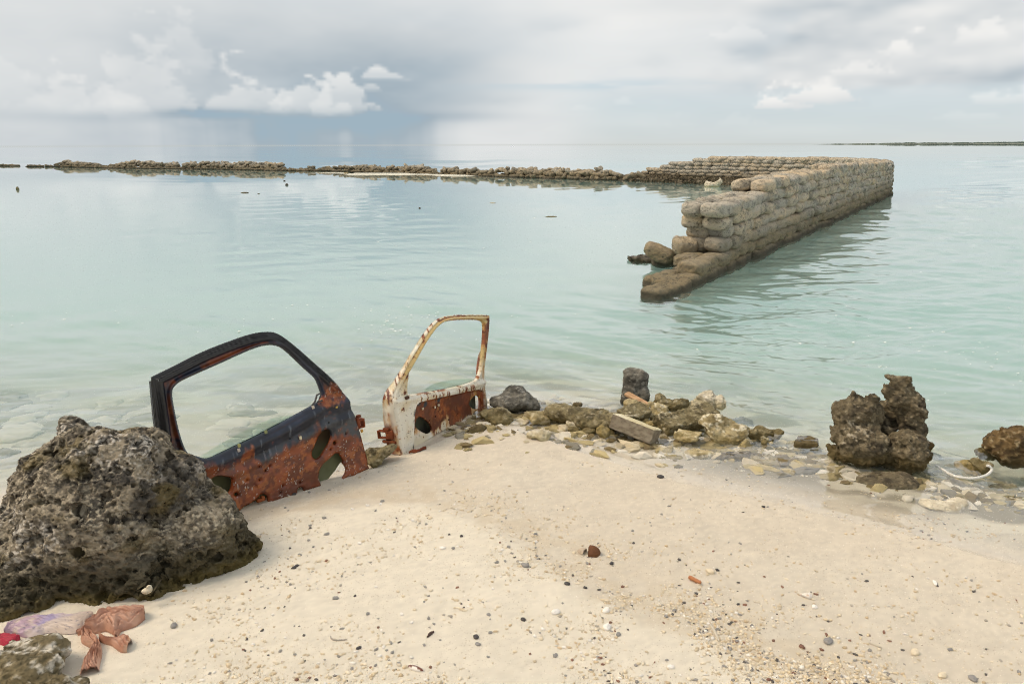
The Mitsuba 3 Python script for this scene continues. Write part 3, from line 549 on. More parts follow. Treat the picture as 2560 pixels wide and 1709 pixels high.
# pale flagstones under the water behind the boulder, on the left
rg = np.random.default_rng(77); placed = []
SP = [(300, 985, 34), (55, 1010, 34), (210, 985, 26), (130, 1000, 22), (60, 975, 30), (10, 950, 34), (120, 940, 26), (380, 1010, 40), (330, 1045, 36), (250, 1020, 20), (20, 1060, 40), (90, 1075, 30), (180, 1045, 26), (150, 1110, 36), (60, 1140, 40)]
for i in range(40):
    SP.append((rg.uniform(-60, 760), rg.uniform(965, 1170), rg.uniform(14, 34)))
WHERE = lambda u, v: ('seen through the window of the dark car door' if u > 440 else 'close behind the top of the boulder' if v > 1040 else 'out beyond the boulder')
for i, (u, v, r) in enumerate(SP):
    c = G(u, v, -.1); z0 = gz(c[0], c[1])
    if z0 > -.07 or any(np.hypot(c[0] - q[0], c[1] - q[1]) < q[2] * .9 for q in placed): continue
    kk = depth(c) / FOC; rx = r * kk * 1.5; placed.append((c[0], c[1], rx))
    m = trimesh.creation.icosphere(subdivisions=2); W = m.vertices
    W = W * (1 + 1.7 * (nfbm(W * np.array([1.3, 1.3, .3]) + i * 3, 3, i) - .5))[:, None] * np.array([rx, rx * rg.uniform(.55, 1.0), min(.03, -z0 * .25)])
    W = W @ rotz(rg.normal(.2, .5)).T + np.array([c[0], c[1], z0 - .002])
    W[:, 2] += .02 * (nfbm(W * 8, 2, 7) - .5)
    col = lerp((.24, .22, .16), (.58, .54, .44), ss(.2, .8, np.full(len(W), rg.random()) + .6 * (nfbm(W * 14, 3, 4) - .5)))
    wh = WHERE(u, v)
    k = thing('flagstone', 'pale flat stone under clear water ' + wh, 'stone', 'pale flat stones on the sea bed ' + wh)
    put(k, (W, m.faces), 'rock_surface', True, col)

# sawn slab, thin plank, rope
def beam(key, u0, v0, u1, v1, y0, y1, w, t, roll, bsdf, colfn, seed, rough=.004):
    c, r, M = tilt_box(u0, v0, u1, v1, y0, y1, w, t, roll)
    m = trimesh.creation.box(extents=[2, 2, 2]); Vb, Fb = m.vertices, m.faces
    for _ in range(5): Vb, Fb = subdivide(Vb, Fb)
    e = r.min() * .16                                                     # worn edges
    L = Vb * r; q = np.clip(L, -(r - e), r - e); dlt = L - q; nl = np.linalg.norm(dlt, axis=1, keepdims=True); L = q + np.where(nl > 1e-9, dlt / np.maximum(nl, 1e-9) * e, 0)
    P = c + L @ M.T
    P = P + rough * 2 * (np.stack([nfbm(P * 25 + o, 3, seed) for o in (0, 20, 40)], -1) - .5)
    put(key, (P, Fb), bsdf, 50, None) if colfn is None else put(key, (P, Fb), bsdf, True, colfn(L / r, P)); return key
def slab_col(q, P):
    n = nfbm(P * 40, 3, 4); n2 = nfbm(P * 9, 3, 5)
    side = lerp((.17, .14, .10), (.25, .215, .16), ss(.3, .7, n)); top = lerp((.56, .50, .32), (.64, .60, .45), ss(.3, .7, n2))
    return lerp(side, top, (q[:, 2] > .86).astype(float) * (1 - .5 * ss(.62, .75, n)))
beam(thing('stone_block', 'straight sawn slab with pale yellow top sloping down to the sand', 'stone block'), 1536, 1050, 1640, 1092, 4.83, 4.66, .12, .10, -.32, 'rock_surface', slab_col, 71)
beam(thing('plank', 'thin orange wooden plank resting against the tall dark grey rock', 'plank'), 1566, 983, 1622, 1014, 5.48, 5.32, .045, .018, .2, 'shell_surface', lambda q, P: lerp((.38, .22, .11), (.50, .32, .18), ss(.3, .7, nfbm(P * np.array([20, 20, 90]), 3, 8))), 72, .001)
rp = [(2340, 1163, -.01), (2354, 1172, .006), (2372, 1183, .012), (2394, 1191, .014), (2429, 1195, .014), (2458, 1190, .014), (2474, 1181, .02), (2479, 1172, .03), (2474, 1165, .045), (2467, 1163, .05)]
rv, rf = tube(spline([G(u, v, z) for u, v, z in rp], 14), 0.0075, 10)
put(thing('rope', 'white rope curving in an open loop over the shallow water', 'rope'), (rv, rf), 'shell_surface', True, lerp((.60, .58, .52), (.74, .73, .68), ss(.35, .65, nnoise(rv * 120))))

# ------------------------------------------------------------------ car doors
class Plane:
    """a door's own plane: u along it, v up it, n out of the inner side"""
    def __init__(self, a, b, lean):
        a, b = np.asarray(a), np.asarray(b); self.O = a
        self.U = (b - a) * [1, 1, 0]; self.U /= np.linalg.norm(self.U)
        n = np.array([self.U[1], -self.U[0], 0]); c, s = math.cos(lean), math.sin(lean)
        self.V = c * np.array([0, 0, 1.0]) - s * n; self.N = c * n + s * np.array([0, 0, 1.0])
    def uv(self, px):
        out = []
        for u, v in px:
            d = ray(u, v); P = C0 + d * (((self.O - C0) @ self.N) / (d @ self.N)); out.append(((P - self.O) @ self.U, (P - self.O) @ self.V))
        return np.array(out)
    def at(self, uv, d):
        return self.O + uv[:, :1] * self.U + uv[:, 1:2] * self.V + np.asarray(d).reshape(-1, 1) * self.N
def chaikin(p, n=2):
    p = np.asarray(p, float)
    for _ in range(n):
        q = np.roll(p, -1, 0); p = np.stack([.75 * p + .25 * q, .25 * p + .75 * q], 1).reshape(-1, 2)
    return p
def soft(p, n=2):
    """rounds an open run of points, ends kept"""
    p = np.asarray(p, float)
    for _ in range(n):
        q = np.stack([.75 * p[:-1] + .25 * p[1:], .25 * p[:-1] + .75 * p[1:]], 1).reshape(-1, 2); p = np.vstack([p[:1], q, p[-1:]])
    return p
def edge_tree(ring, step=.0015):
    g = shapely.LineString(np.vstack([ring, ring[:1]])); n = int(g.length / step)
    return cKDTree(shapely.get_coordinates(g.interpolate(np.linspace(0, g.length, n))))
def sheet(pl, poly, cell, dep, thick):
    """a pressed sheet over a polygon: dep(uv) gives its relief; closed with a back and edges"""
    x0, y0, x1, y1 = poly.bounds
    nx, ny = int((x1 - x0) / cell) + 3, int((y1 - y0) / cell) + 3
    gx_, gy_ = x0 - cell + cell * np.arange(nx), y0 - cell + cell * np.arange(ny)
    A, Bq = np.meshgrid(gx_, gy_); uv = np.stack([A.ravel(), Bq.ravel()], 1)
    fc = grid_faces(ny, nx)
    cx, cy = np.meshgrid(gx_[:-1] + cell / 2, gy_[:-1] + cell / 2)
    ins = shapely.contains_xy(poly, cx.ravel(), cy.ravel()); nq = (nx - 1) * (ny - 1)
    tri = np.vstack([fc[:nq][ins], fc[nq:][ins]])
    e = np.vstack([tri[:, [0, 1]], tri[:, [1, 2]], tri[:, [2, 0]]]); es = np.sort(e, 1)
    key = es[:, 0] * len(uv) + es[:, 1]; _, inv, cnt = np.unique(key, return_inverse=True, return_counts=True)
    be = e[cnt[inv] == 1]
    bt = edge_tree(np.array(poly.exterior.coords)[:-1]).data
    rings = np.vstack([bt] + [edge_tree(np.array(r.coords)[:-1]).data for r in poly.interiors]); kt = cKDTree(rings)
    bv = np.unique(be); uv[bv] = rings[kt.query(uv[bv])[1]]
    used = np.unique(tri); re = -np.ones(len(uv), int); re[used] = np.arange(len(used)); uv = uv[used]; tri, be = re[tri], re[be]
    dd_ = kt.query(uv)[0]
    d = dep(uv, dd_); n = len(uv)
    V = np.vstack([pl.at(uv, d), pl.at(uv, d - thick)])
    F = np.vstack([tri, tri[:, ::-1] + n, np.stack([be[:, 1], be[:, 0], be[:, 0] + n], 1), np.stack([be[:, 1], be[:, 0] + n, be[:, 1] + n], 1)])
    return V, F, np.vstack([uv, uv]), np.r_[dd_, dd_]
def oriented(V, F, N):
    """front faces look along N"""
    m = len(F) and np.cross(V[F[0, 1]] - V[F[0, 0]], V[F[0, 2]] - V[F[0, 0]]) @ N
    return F if m > 0 else F[:, ::-1]
def wall_strip(pl, path, d0, d1, t=.004):
    """the folded edge of a door: a strip along a path, from depth d0 to d1"""
    p = np.asarray(path, float); n = len(p); tg = np.gradient(p, axis=0); tg /= np.linalg.norm(tg, axis=1, keepdims=True) + 1e-9
    nn = np.stack([-tg[:, 1], tg[:, 0]], 1) * t / 2
    V = np.vstack([pl.at(p + nn, np.full(n, d0)), pl.at(p + nn, np.full(n, d1)), pl.at(p - nn, np.full(n, d1)), pl.at(p - nn, np.full(n, d0))])
    F = []
    for a in range(4):
        b = (a + 1) % 4; i = np.arange(n - 1)
        F += [np.stack([a * n + i, a * n + i + 1, b * n + i + 1], 1), np.stack([a * n + i, b * n + i + 1, b * n + i], 1)]
    F.append(np.array([[0, n, 2 * n], [0, 2 * n, 3 * n], [n - 1, 3 * n - 1, 2 * n - 1], [n - 1, 4 * n - 1, 3 * n - 1]]))
    return V, np.vstack(F)
def rust(p2, s):
    P = np.c_[p2, np.full(len(p2), s)]
    a, b, c = nfbm(P * 18, 4, s), nfbm(P * 55, 3, s + 1), nfbm(P * 6, 3, s + 2)
    col = lerp((.235, .055, .016), (.115, .028, .010), ss(.42, .62, a))
    col = lerp(col, (.33, .10, .025), ss(.54, .68, b) * .8)
    col = lerp(col, (.060, .020, .010), ss(.50, .72, c * .6 + b * .4) * .85)
    return lerp(col, (.13, .030, .012), ss(.55, .7, c) * .5)
def box_mesh(c, M, r):
    m = manifold_round(r); return np.asarray(c) + m[0] @ np.asarray(M).T, m[1]
def manifold_round(r, e=.12, n=3):
    m = trimesh.creation.box(extents=[2, 2, 2]); Vb, Fb = np.array(m.vertices), np.array(m.faces)
    for _ in range(n): Vb, Fb = subdivide(Vb, Fb)
    r = np.asarray(r); ee = r.min() * e * 2; L = Vb * r; q = np.clip(L, -(r - ee), r - ee); d = L - q; nl = np.linalg.norm(d, axis=1, keepdims=True)
    return q + np.where(nl > 1e-9, d / np.maximum(nl, 1e-9) * ee, 0), Fb
def near_pts(uv, pts):
    return cKDTree(pts).query(uv)[0]
def dens(pts, step=.003, close=False):
    p = np.vstack([pts, pts[:1]]) if close else np.asarray(pts); g = shapely.LineString(p)
    return shapely.get_coordinates(g.interpolate(np.arange(0, g.length, step)))

# --- the dark blue one, inner side towards the camera
Zd = lambda L: [(340 + a / 2.8, 740 + b / 2.8) for a, b in L]
def on_sand(u, v, dz=0.0):
    p = G(u, v, .02)
    for _ in range(8): p = G(u, v, gz(p[0], p[1]) + dz)
    return p
pd = Plane(on_sand(640, 1262, .010), on_sand(924, 1172, .010), math.radians(7))
d_top = soft(pd.uv(Zd([(122, 570), (300, 483), (400, 430), (520, 375), (650, 325), (760, 285), (850, 260), (930, 250), (975, 253), (1012, 268), (1060, 298), (1150, 370), (1250, 460), (1330, 530), (1385, 580), (1430, 630), (1465, 680), (1480, 720), (1505, 780), (1535, 840), (1558, 890), (1578, 970), (1597, 1040), (1612, 1090), (1626, 1150), (1630, 1185)])), 2)
d_bot = pd.uv(Zd([(1642, 1206), (1600, 1228), (1548, 1248), (1540, 1262), (1505, 1262), (1478, 1270), (1462, 1288), (1440, 1304), (1452, 1282), (1474, 1244), (1482, 1215), (1470, 1190), (1455, 1172), (1462, 1155), (1450, 1130), (1432, 1100), (1405, 1100), (1360, 1140), (1320, 1175), (1292, 1222), (1286, 1270), (1306, 1332), (1240, 1350), (1186, 1366), (1184, 1350), (1172, 1339), (1156, 1339), (1142, 1348), (1136, 1366), (1138, 1398), (1080, 1422), (1010, 1440), (940, 1464), (936, 1435), (930, 1400), (905, 1386), (880, 1392), (868, 1412), (845, 1432), (800, 1462), (768, 1474), (700, 1530), (560, 1620), (420, 1560), (330, 1420), (262, 1250), (205, 1080)]))
d_left = soft(pd.uv(Zd([(185, 1020), (160, 960), (146, 850), (132, 700), (123, 600)])), 1)
d_out = np.vstack([d_top, d_bot, d_left])
d_win = chaikin(pd.uv(Zd([(262, 650), (275, 632), (300, 608), (345, 583), (450, 535), (600, 470), (750, 400), (850, 360), (910, 345), (960, 343), (1010, 353), (1050, 378), (1100, 425), (1200, 520), (1265, 575), (1290, 640), (1310, 700), (1296, 735), (1250, 762), (1180, 802), (1100, 845), (960, 925), (800, 1008), (650, 1078), (530, 1134), (480, 1140), (440, 1122), (390, 1117), (362, 1095), (338, 1045), (310, 960), (285, 850), (268, 760), (257, 690)])), 2)
d_holes = [chaikin(pd.uv(Zd(h)), 2) for h in ([(1330, 928), (1372, 938), (1380, 980), (1365, 1022), (1325, 1090), (1292, 1140), (1255, 1148), (1233, 1105), (1260, 1040), (1295, 955)], [(545, 1263), (600, 1256), (672, 1268), (688, 1292), (670, 1385), (600, 1392), (508, 1350), (508, 1308)],
                                               [(1388, 1030), (1394, 1018), (1406, 1018), (1412, 1030), (1406, 1043), (1394, 1043)], [(694, 1390), (704, 1376), (720, 1378), (726, 1392), (716, 1404), (700, 1402)])]
rgd = np.random.default_rng(4)
for a, b in ((898, 1077), (872, 1195), (915, 1225), (945, 1190), (875, 1290), (1038, 1330), (1022, 1378), (1080, 998), (1350, 885), (1480, 965), (1372, 1075), (785, 1290), (1158, 1308), (165, 590)):
    d_holes.append(chaikin(pd.uv(Zd([(a - 6, b), (a, b - 7), (a + 6, b), (a, b + 7)])), 2))
d_poly = shapely.Polygon(d_out, [d_win] + d_holes).buffer(0)
if d_poly.geom_type != 'Polygon': d_poly = max(d_poly.geoms, key=lambda g: g.area)
belt = pd.uv(Zd([(400, 1168), (530, 1142), (800, 1022), (1000, 925), (1180, 820), (1330, 735)]))
KB, KW, KO = cKDTree(dens(belt)), edge_tree(d_win), cKDTree(dens(np.vstack([d_left[::-1], d_top])))
below = lambda uv, off=0: np.interp(uv[:, 0], belt[:, 0], belt[:, 1]) - off - uv[:, 1]
frame_cut = pd.uv([(340 + 1330 / 2.8, 740 + 600 / 2.8)])[0]
def d_dep(uv, e):
    dw, do = KW.query(uv)[0], KO.query(uv)[0]; lowr = ss(-.03, .02, below(uv)); fr = 1 - lowr
    z = -.020 * ss(.030, .004, do) * fr                                            # outer flange set back
    z = z + .0045 * np.cos(do * 2 * math.pi / .0085) * ss(.004, .010, do) * ss(.040, .032, do) * fr   # rubber seal ribs
    z = z - .012 * ss(.040, .046, do) * ss(.016, .022, dw) * fr                       # channel
    z = z + .008 * np.exp(-((dw - .014) / .008) ** 2) * fr - .010 * ss(.008, .0, dw)   # rolled inner lip
    q = below(uv)
    z = z + lowr * (.020 * np.exp(-((q - .030) / .026) ** 2) - .006 * ss(.065, .085, q) + .008 * np.exp(-((q - .125) / .02) ** 2))
    P = np.c_[uv, np.zeros(len(uv))]
    z = z + lowr * (.010 * (nfbm(P * 7, 3, 3) - .5) + .004 * (nfbm(P * 30, 3, 4) - .5))
    z = z - .020 * ss(.012, .0, e) * lowr * ss(.09, .16, q) * .4
    return z + .0010 * (nfbm(P * 90, 2, 6) - .5)
rline = pd.uv(Zd([(340, 1160), (400, 1180), (530, 1170), (600, 1215), (690, 1195), (745, 1120), (780, 1060), (825, 1060), (830, 1150), (900, 1160), (1000, 1135), (1040, 1060), (1110, 1035), (1180, 1015), (1235, 985), (1268, 905), (1292, 895), (1300, 960), (1400, 985), (1440, 975), (1500, 985), (1575, 1015), (1640, 1020)]))
rspot = pd.uv(Zd([(1385, 665), (1420, 690), (1330, 735)]))
def d_col(uv, e):
    P = np.c_[uv, np.zeros(len(uv))]; dw, do = KW.query(uv)[0], KO.query(uv)[0]; q = below(uv)
    n1, n2, n3 = nfbm(P * 12, 4, 61), nfbm(P * 45, 3, 62), nfbm(P * np.array([60, 12, 1]), 3, 63)
    col = lerp((.007, .011, .023), (.014, .022, .046), ss(.4, .65, n1))
    col = lerp(col, (.052, .058, .066), ss(.06, .12, q) * ss(.35, .6, n1) * .9)                    # chalked paint
    col = lerp(col, (.10, .12, .15), ss(.66, .76, n3) * ss(0, .03, q) * ss(.2, .1, q) * .8)        # scuffs
    fr = ss(.01, -.03, q)
    col = lerp(col, (.011, .011, .012), fr * ss(.044, .038, do))                                    # rubber
    ch = fr * ss(.044, .052, do) * ss(.010, .018, dw)
    col = lerp(col, rust(uv, 7) * .62, ch * ss(.40, .56, n1 + .25 * (n2 - .5)))
    rr = np.interp(uv[:, 0], rline[:, 0], rline[:, 1]) - uv[:, 1]
    m = ss(-.028, .030, rr + .075 * (n1 - .5) + .05 * (n2 - .5) + .05 * (n3 - .5))
    m = np.maximum(m, ss(.052, .03, near_pts(uv, rspot) + .05 * (n2 - .5)))
    m = np.maximum(m, ss(.62, .74, n2 * .5 + n1 * .5) * ss(0, .05, q) * .6)
    col = lerp(col, rust(uv, 5), m)
    fl = nnoise(np.c_[uv * np.array([260, 120]), np.zeros(len(uv))], 5)
    col = lerp(col, (.50, .46, .40), ss(.86, .93, fl) * m * ss(.45, .6, n1) * .9)                   # chips of undercoat
    return np.clip(col, 0, 1)
kd = thing('car_door', 'dark navy car door with rusted lower half leaning in the sand beside the big boulder', 'car door')
Vd, Fd, Ud, Ed = sheet(pd, d_poly, .0042, d_dep, .014)
part(kd, 'inner_panel', (Vd, oriented(Vd, Fd, pd.N)), 'painted_steel', 35, None) if False else put(f'{kd}__inner_panel', (Vd, oriented(Vd, Fd, pd.N)), 'painted_steel', True, d_col(Ud, Ed))
d_skin = shapely.Polygon(np.vstack([belt - [0, .015], pd.uv(Zd([(1470, 760), (1520, 900), (1560, 1000), (1560, 1130), (1470, 1180), (1440, 1230), (1300, 1400), (900, 1520), (600, 1640), (420, 1560)]))])).buffer(0)
Vs, Fs, Us, Es = sheet(pd, d_skin, .012, lambda uv, e: -.085 + .02 * ss(.1, .0, e) + .006 * (nfbm(np.c_[uv * 5, uv[:, :1] * 0], 2, 9) - .5), .003)
ns = nfbm(np.c_[Us * 14, Us[:, :1] * 0], 4, 12)
put(f'{kd}__outer_skin', (Vs, oriented(Vs, Fs, pd.N)), 'rusty_steel', True, lerp(lerp((.11, .12, .055), (.15, .16, .085), ss(.35, .6, ns)), (.075, .05, .025), ss(.06, .16, Us[:, 1] - .07)))
tag(f'{kd}__outer_skin', 'greenish outer skin seen through the openings')
put(f'{kd}__edge_flange', wall_strip(pd, d_left[::-1], -.030, -.055), 'painted_steel', False, np.tile((.012, .013, .018), (4 * len(d_left), 1)))
re_ = soft(pd.uv(Zd([(1478, 735), (1510, 800), (1558, 900), (1597, 1045), (1626, 1150), (1628, 1190)])), 2)
sv, sf = wall_strip(pd, re_, -.012, -.075)
put(f'{kd}__edge_flange_001', (sv, sf), 'rusty_steel', False, np.vstack([rust(re_, 3)] * 4))
bs, bsf = wall_strip(pd, dens(d_out[len(d_top):len(d_top) + 2]), -.004, .018, .006)
def glass(pl, pts, d, key):
    pts = np.asarray(pts); c = pts.mean(0); V = pl.at(np.vstack([pts, c]), np.full(len(pts) + 1, d)); i = np.arange(len(pts))
    put(key, (V, np.stack([i, (i + 1) % len(pts), np.full(len(pts), len(pts))], 1)), 'window_glass', True)
garc = soft(pd.uv(Zd([(420, 1157), (520, 1093), (650, 1017), (800, 937), (920, 878), (1020, 847), (1112, 838)])), 2)
glass(pd, np.vstack([garc, pd.uv(Zd([(1130, 870), (960, 960), (800, 1040), (540, 1160)]))]), -.032, f'{kd}__window_glass')
tag(f'{kd}__window_glass', 'sliver of greenish window glass')
gb = dens(garc[:]); sv, sf = wall_strip(pd, pd.uv(Zd([(560, 1125), (700, 1058), (850, 985), (1000, 905), (1110, 848)])) - [0, .012], -.026, -.03, .03)
put(f'{kd}__window_seal', (sv, sf), 'rubber', False, np.tile((.02, .03, .024), (len(sv), 1)))
for i, (a, b, c) in enumerate(((1395, 770, (.50, .33, .08)), (1143, 988, (.62, .55, .38)), (715, 1043, (.34, .33, .12)), (902, 948, (.22, .24, .10)), (1232, 775, (.50, .44, .36)), (853, 1328, (.32, .10, .03)), (1572, 940, (.42, .22, .04)), (712, 1075, (.45, .40, .36)))):
    w = pd.uv(Zd([(a, b)])); m = manifold_round((.0065, .0085, .004))
    part(kd, 'clip', (pd.at(w, [.012])[0] + m[0] @ np.stack([pd.U, pd.V, pd.N]), m[1]), 'shell_surface', True, np.tile(c, (len(m[0]), 1)))
def hinge(pl, z, key, at_d):
    """a strap hinge: leaf, knuckle and a bent arm"""
    c = pl.uv(z)[0]; ms = []
    def bx_(du, dv, dn, r): m = manifold_round(r, .25, 2); ms.append((pl.at(np.array([[c[0] + du, c[1] + dv]]), [at_d + dn])[0] + m[0] @ np.stack([pl.U, pl.V, pl.N]), m[1]))
    return c, ms, bx_
c, ms, bx_ = hinge(pd, Zd([(1580, 890)]), None, -.03)
bx_(-.012, 0, 0, (.010, .034, .020)); bx_(.010, .016, 0, (.020, .006, .020)); bx_(.024, -.006, 0, (.005, .024, .020)); bx_(.010, -.026, 0, (.018, .005, .018)); bx_(.0, .038, .004, (.012, .008, .012))
hv, hf = join(ms); put(f'{kd}__hinge', (hv, hf), 'rusty_steel', True, rust(hv[:, :2], 9)); tag(f'{kd}__hinge', 'rusty hinge sticking out of the right edge')
c, ms, bx_ = hinge(pd, Zd([(885, 1430)]), None, -.02)
bx_(0, 0, 0, (.022, .008, .012)); bx_(.012, .006, .0, (.009, .012, .012))
hv, hf = join(ms); put(f'{kd}__bracket', (hv, hf), 'rusty_steel', True, rust(hv[:, :2], 19))
sv, sf = tube(pd.at(pd.uv(Zd([(1228, 765), (1250, 735), (1262, 690), (1290, 678), (1286, 705), (1262, 742), (1300, 728)])), np.full(7, .006)), .0055, 8)
put(f'{kd}__torn_seal', (sv, sf), 'rubber', True, np.tile((.045, .045, .045), (len(sv), 1))); tag(f'{kd}__torn_seal', 'torn curl of grey rubber seal')

# --- the white one behind it
Zw = lambda L: [(900 + a / 3.564, 740 + b / 3.564) for a, b in L]
pw = Plane(on_sand(1004, 1136, .006), G(1222, 1018, -.02), math.radians(5))
w_top = soft(pw.uv(Zw([(300, 930), (306, 880), (322, 835), (350, 780), (400, 690), (455, 590), (520, 480), (585, 378), (640, 295), (690, 238), (735, 203), (790, 184), (870, 174), (1000, 170), (1100, 172), (1150, 172)])), 2)
w_right = pw.uv(Zw([(1163, 172), (1162, 230), (1155, 330), (1142, 450), (1128, 560), (1118, 640), (1116, 700), (1122, 790), (1134, 880), (1142, 940), (1142, 1000), (1125, 1060)]))
w_bot = pw.uv(Zw([(1060, 1060), (1000, 1085), (900, 1130), (740, 1210), (650, 1262), (570, 1315), (450, 1385), (372, 1430)]))
w_left = soft(pw.uv(Zw([(372, 1412), (360, 1300), (346, 1190), (332, 1100), (312, 1010)])), 2)
w_out = np.vstack([w_top, w_right, w_bot, w_left])
w_win = chaikin(pw.uv(Zw([(735, 240), (785, 225), (850, 215), (950, 211), (1060, 212), (1095, 222), (1110, 245), (1112, 300), (1106, 400), (1094, 520), (1080, 640), (1062, 700), (1040, 745), (1000, 768), (800, 822), (620, 852), (510, 870), (440, 882), (424, 872), (422, 830), (424, 770), (442, 690), (500, 572), (560, 462), (620, 368), (680, 285)])), 2)
w_holes = [chaikin(pw.uv(Zw(h)), 2) for h in ([(508, 1130), (525, 1085), (560, 1070), (620, 1112), (655, 1150), (662, 1195), (645, 1225), (600, 1228), (540, 1195), (512, 1165)], [(1000, 925), (1040, 882), (1070, 885), (1100, 930), (1108, 985), (1060, 1012), (1010, 1000), (986, 965)])]
for a, b in ((690, 1075), (752, 1118), (768, 1105), (808, 1103), (890, 1052), (672, 992), (430, 1220), (498, 1238), (548, 1245), (640, 1110), (408, 808)):
    w_holes.append(chaikin(pw.uv(Zw([(a - 8, b), (a, b - 9), (a + 8, b), (a, b + 9)])), 2))
w_poly = shapely.Polygon(w_out, [w_win] + w_holes).buffer(0)
if w_poly.geom_type != 'Polygon': w_poly = max(w_poly.geoms, key=lambda g: g.area)
wbelt = pw.uv(Zw([(300, 915), (425, 895), (510, 882), (620, 862), (800, 832), (1000, 778), (1110, 740), (1180, 720)]))
KWw, KWo = edge_tree(w_win), cKDTree(dens(np.vstack([w_left, w_top, w_right])))
wbelow = lambda uv: np.interp(uv[:, 0], wbelt[:, 0], wbelt[:, 1]) - uv[:, 1]
panel_line = pw.uv(Zw([(478, 1420), (478, 1200), (486, 1050), (500, 975), (525, 945), (600, 925), (760, 890), (900, 862), (1000, 840), (1060, 830)]))
panel_poly = shapely.Polygon(np.vstack([panel_line, pw.uv(Zw([(1110, 850), (1120, 1100), (478, 1460)]))])).buffer(0)
KP = cKDTree(dens(panel_line))
def w_dep(uv, e):
    dw, do = KWw.query(uv)[0], KWo.query(uv)[0]; q = wbelow(uv); lowr = ss(-.03, .02, q); fr = 1 - lowr; P = np.c_[uv, np.zeros(len(uv))]
    z = -.014 * ss(.014, .0, do) + .004 * np.exp(-((do - .020) / .004) ** 2) * fr - .009 * np.exp(-((do - .032) / .006) ** 2) * fr
    z = z + .006 * np.exp(-((dw - .010) / .006) ** 2) * fr - .010 * ss(.006, 0, dw)
    inp = shapely.contains_xy(panel_poly, uv[:, 0], uv[:, 1]).astype(float); dp = KP.query(uv)[0]
    z = z - inp * .016 * ss(0, .012, dp) + .004 * np.exp(-(dp / .006) ** 2) * lowr
    z = z + lowr * (.014 * np.exp(-((q - .022) / .02) ** 2) + .006 * (nfbm(P * 8, 3, 13) - .5) + .003 * (nfbm(P * 35, 3, 14) - .5))
    return z + .0008 * (nfbm(P * 90, 2, 16) - .5)
rcore = pw.uv(Zw([(560, 1010), (640, 1000), (700, 950), (760, 930), (850, 900), (900, 960), (720, 1060), (620, 1050), (950, 890), (960, 1010), (1080, 820), (1090, 960), (800, 1000), (850, 1080), (1120, 900), (1000, 820)]))
def w_col(uv, e):
    P = np.c_[uv, np.zeros(len(uv))]; dw, do = KWw.query(uv)[0], KWo.query(uv)[0]; q = wbelow(uv)
    n1, n2, n3, n4 = nfbm(P * 11, 4, 71), nfbm(P * 42, 3, 72), nfbm(P * np.array([70, 9, 1]), 3, 73), nfbm(P * 5, 3, 74)
    col = lerp((.72, .69, .59), (.64, .57, .42), ss(.4, .68, n1))
    fr = ss(.02, -.05, q)
    col = lerp(col, (.46, .33, .11), fr * ss(-.02, .16, -q + .15 * (n4 - .5)) * .92)                      # yellowed frame
    inp = shapely.contains_xy(panel_poly, uv[:, 0], uv[:, 1]).astype(float); dp = KP.query(uv)[0]
    R = rust(uv, 15) * np.array([1.0, 1.1, 1.1])
    m = inp * ss(.16, .04, near_pts(uv, rcore) + .22 * (n1 - .5) + .10 * (n3 - .5))
    m = np.maximum(m, ss(.60, .66, n3) * ss(.0, .02, q) * ss(.16, .05, q) * ss(.1, .35, uv[:, 0]) * 1.0)  # runs under the belt
    ch = np.exp(-((do - .032) / .007) ** 2)
    m = np.maximum(m, ch * ss(.46, .56, n4 * .6 + n1 * .4 + .12 * (n2 - .5)) * np.clip(fr + .5, 0, 1))
    m = np.maximum(m, ss(.016, .004, do) * ss(.48, .60, n4 * .5 + n2 * .5) * .8)
    m = np.maximum(m, ss(.013, .003, dw) * ss(.46, .58, n4 * .5 + n2 * .5))
    m = np.maximum(m, ss(.67, .73, n2 * .7 + n1 * .3) * .85)
    right = ss(.80, .95, uv[:, 0] / uv[:, 0].max()); m = np.maximum(m, right * fr * ss(.012, .02, do) * ss(.35, .5, n1) * .95)
    col = lerp(col, (.50, .25, .06), np.clip(ss(.0, .5, m) * .8 + inp * .55 * ss(.4, .7, n4), 0, 1))         # orange stain round the rust
    col = lerp(col, R, ss(.35, .75, m))
    col = lerp(col, (.03, .035, .045), ss(.012, .004, dp) * ss(.48, .58, n1) * ss(.05, .1, q) * .9)        # old dark sealer
    sp = near_pts(uv, pw.uv(Zw([(540, 955), (600, 965), (720, 920)]))) + .03 * (n2 - .5)
    col = lerp(col, (.035, .04, .05), ss(.022, .012, sp))
    fl = nnoise(np.c_[uv * 210, np.zeros(len(uv))], 6)
    return np.clip(lerp(col, (.10, .05, .025), ss(.88, .94, fl) * (1 - inp) * .9), 0, 1)
kw_ = thing('car_door', 'white car door with rust streaked inner panel standing at the water edge', 'car door')
Vw, Fw, Uw, Ew = sheet(pw, w_poly, .0042, w_dep, .012)
put(f'{kw_}__inner_panel', (Vw, oriented(Vw, Fw, pw.N)), 'painted_steel', True, w_col(Uw, Ew))
w_sk = shapely.Polygon(np.vstack([wbelt[1:-1] - [0, .02], pw.uv(Zw([(1112, 900), (1120, 1040), (900, 1160), (600, 1330), (390, 1430), (380, 1300)]))])).buffer(0)
Vs, Fs, Us, Es = sheet(pw, w_sk, .012, lambda uv, e: -.10 + .02 * ss(.1, 0, e), .003)
put(f'{kw_}__outer_skin', (Vs, oriented(Vs, Fs, pw.N)), 'rusty_steel', True, lerp((.10, .11, .075), (.045, .045, .035), ss(.35, .65, nfbm(np.c_[Us * 10, Us[:, :1] * 0], 3, 4))))
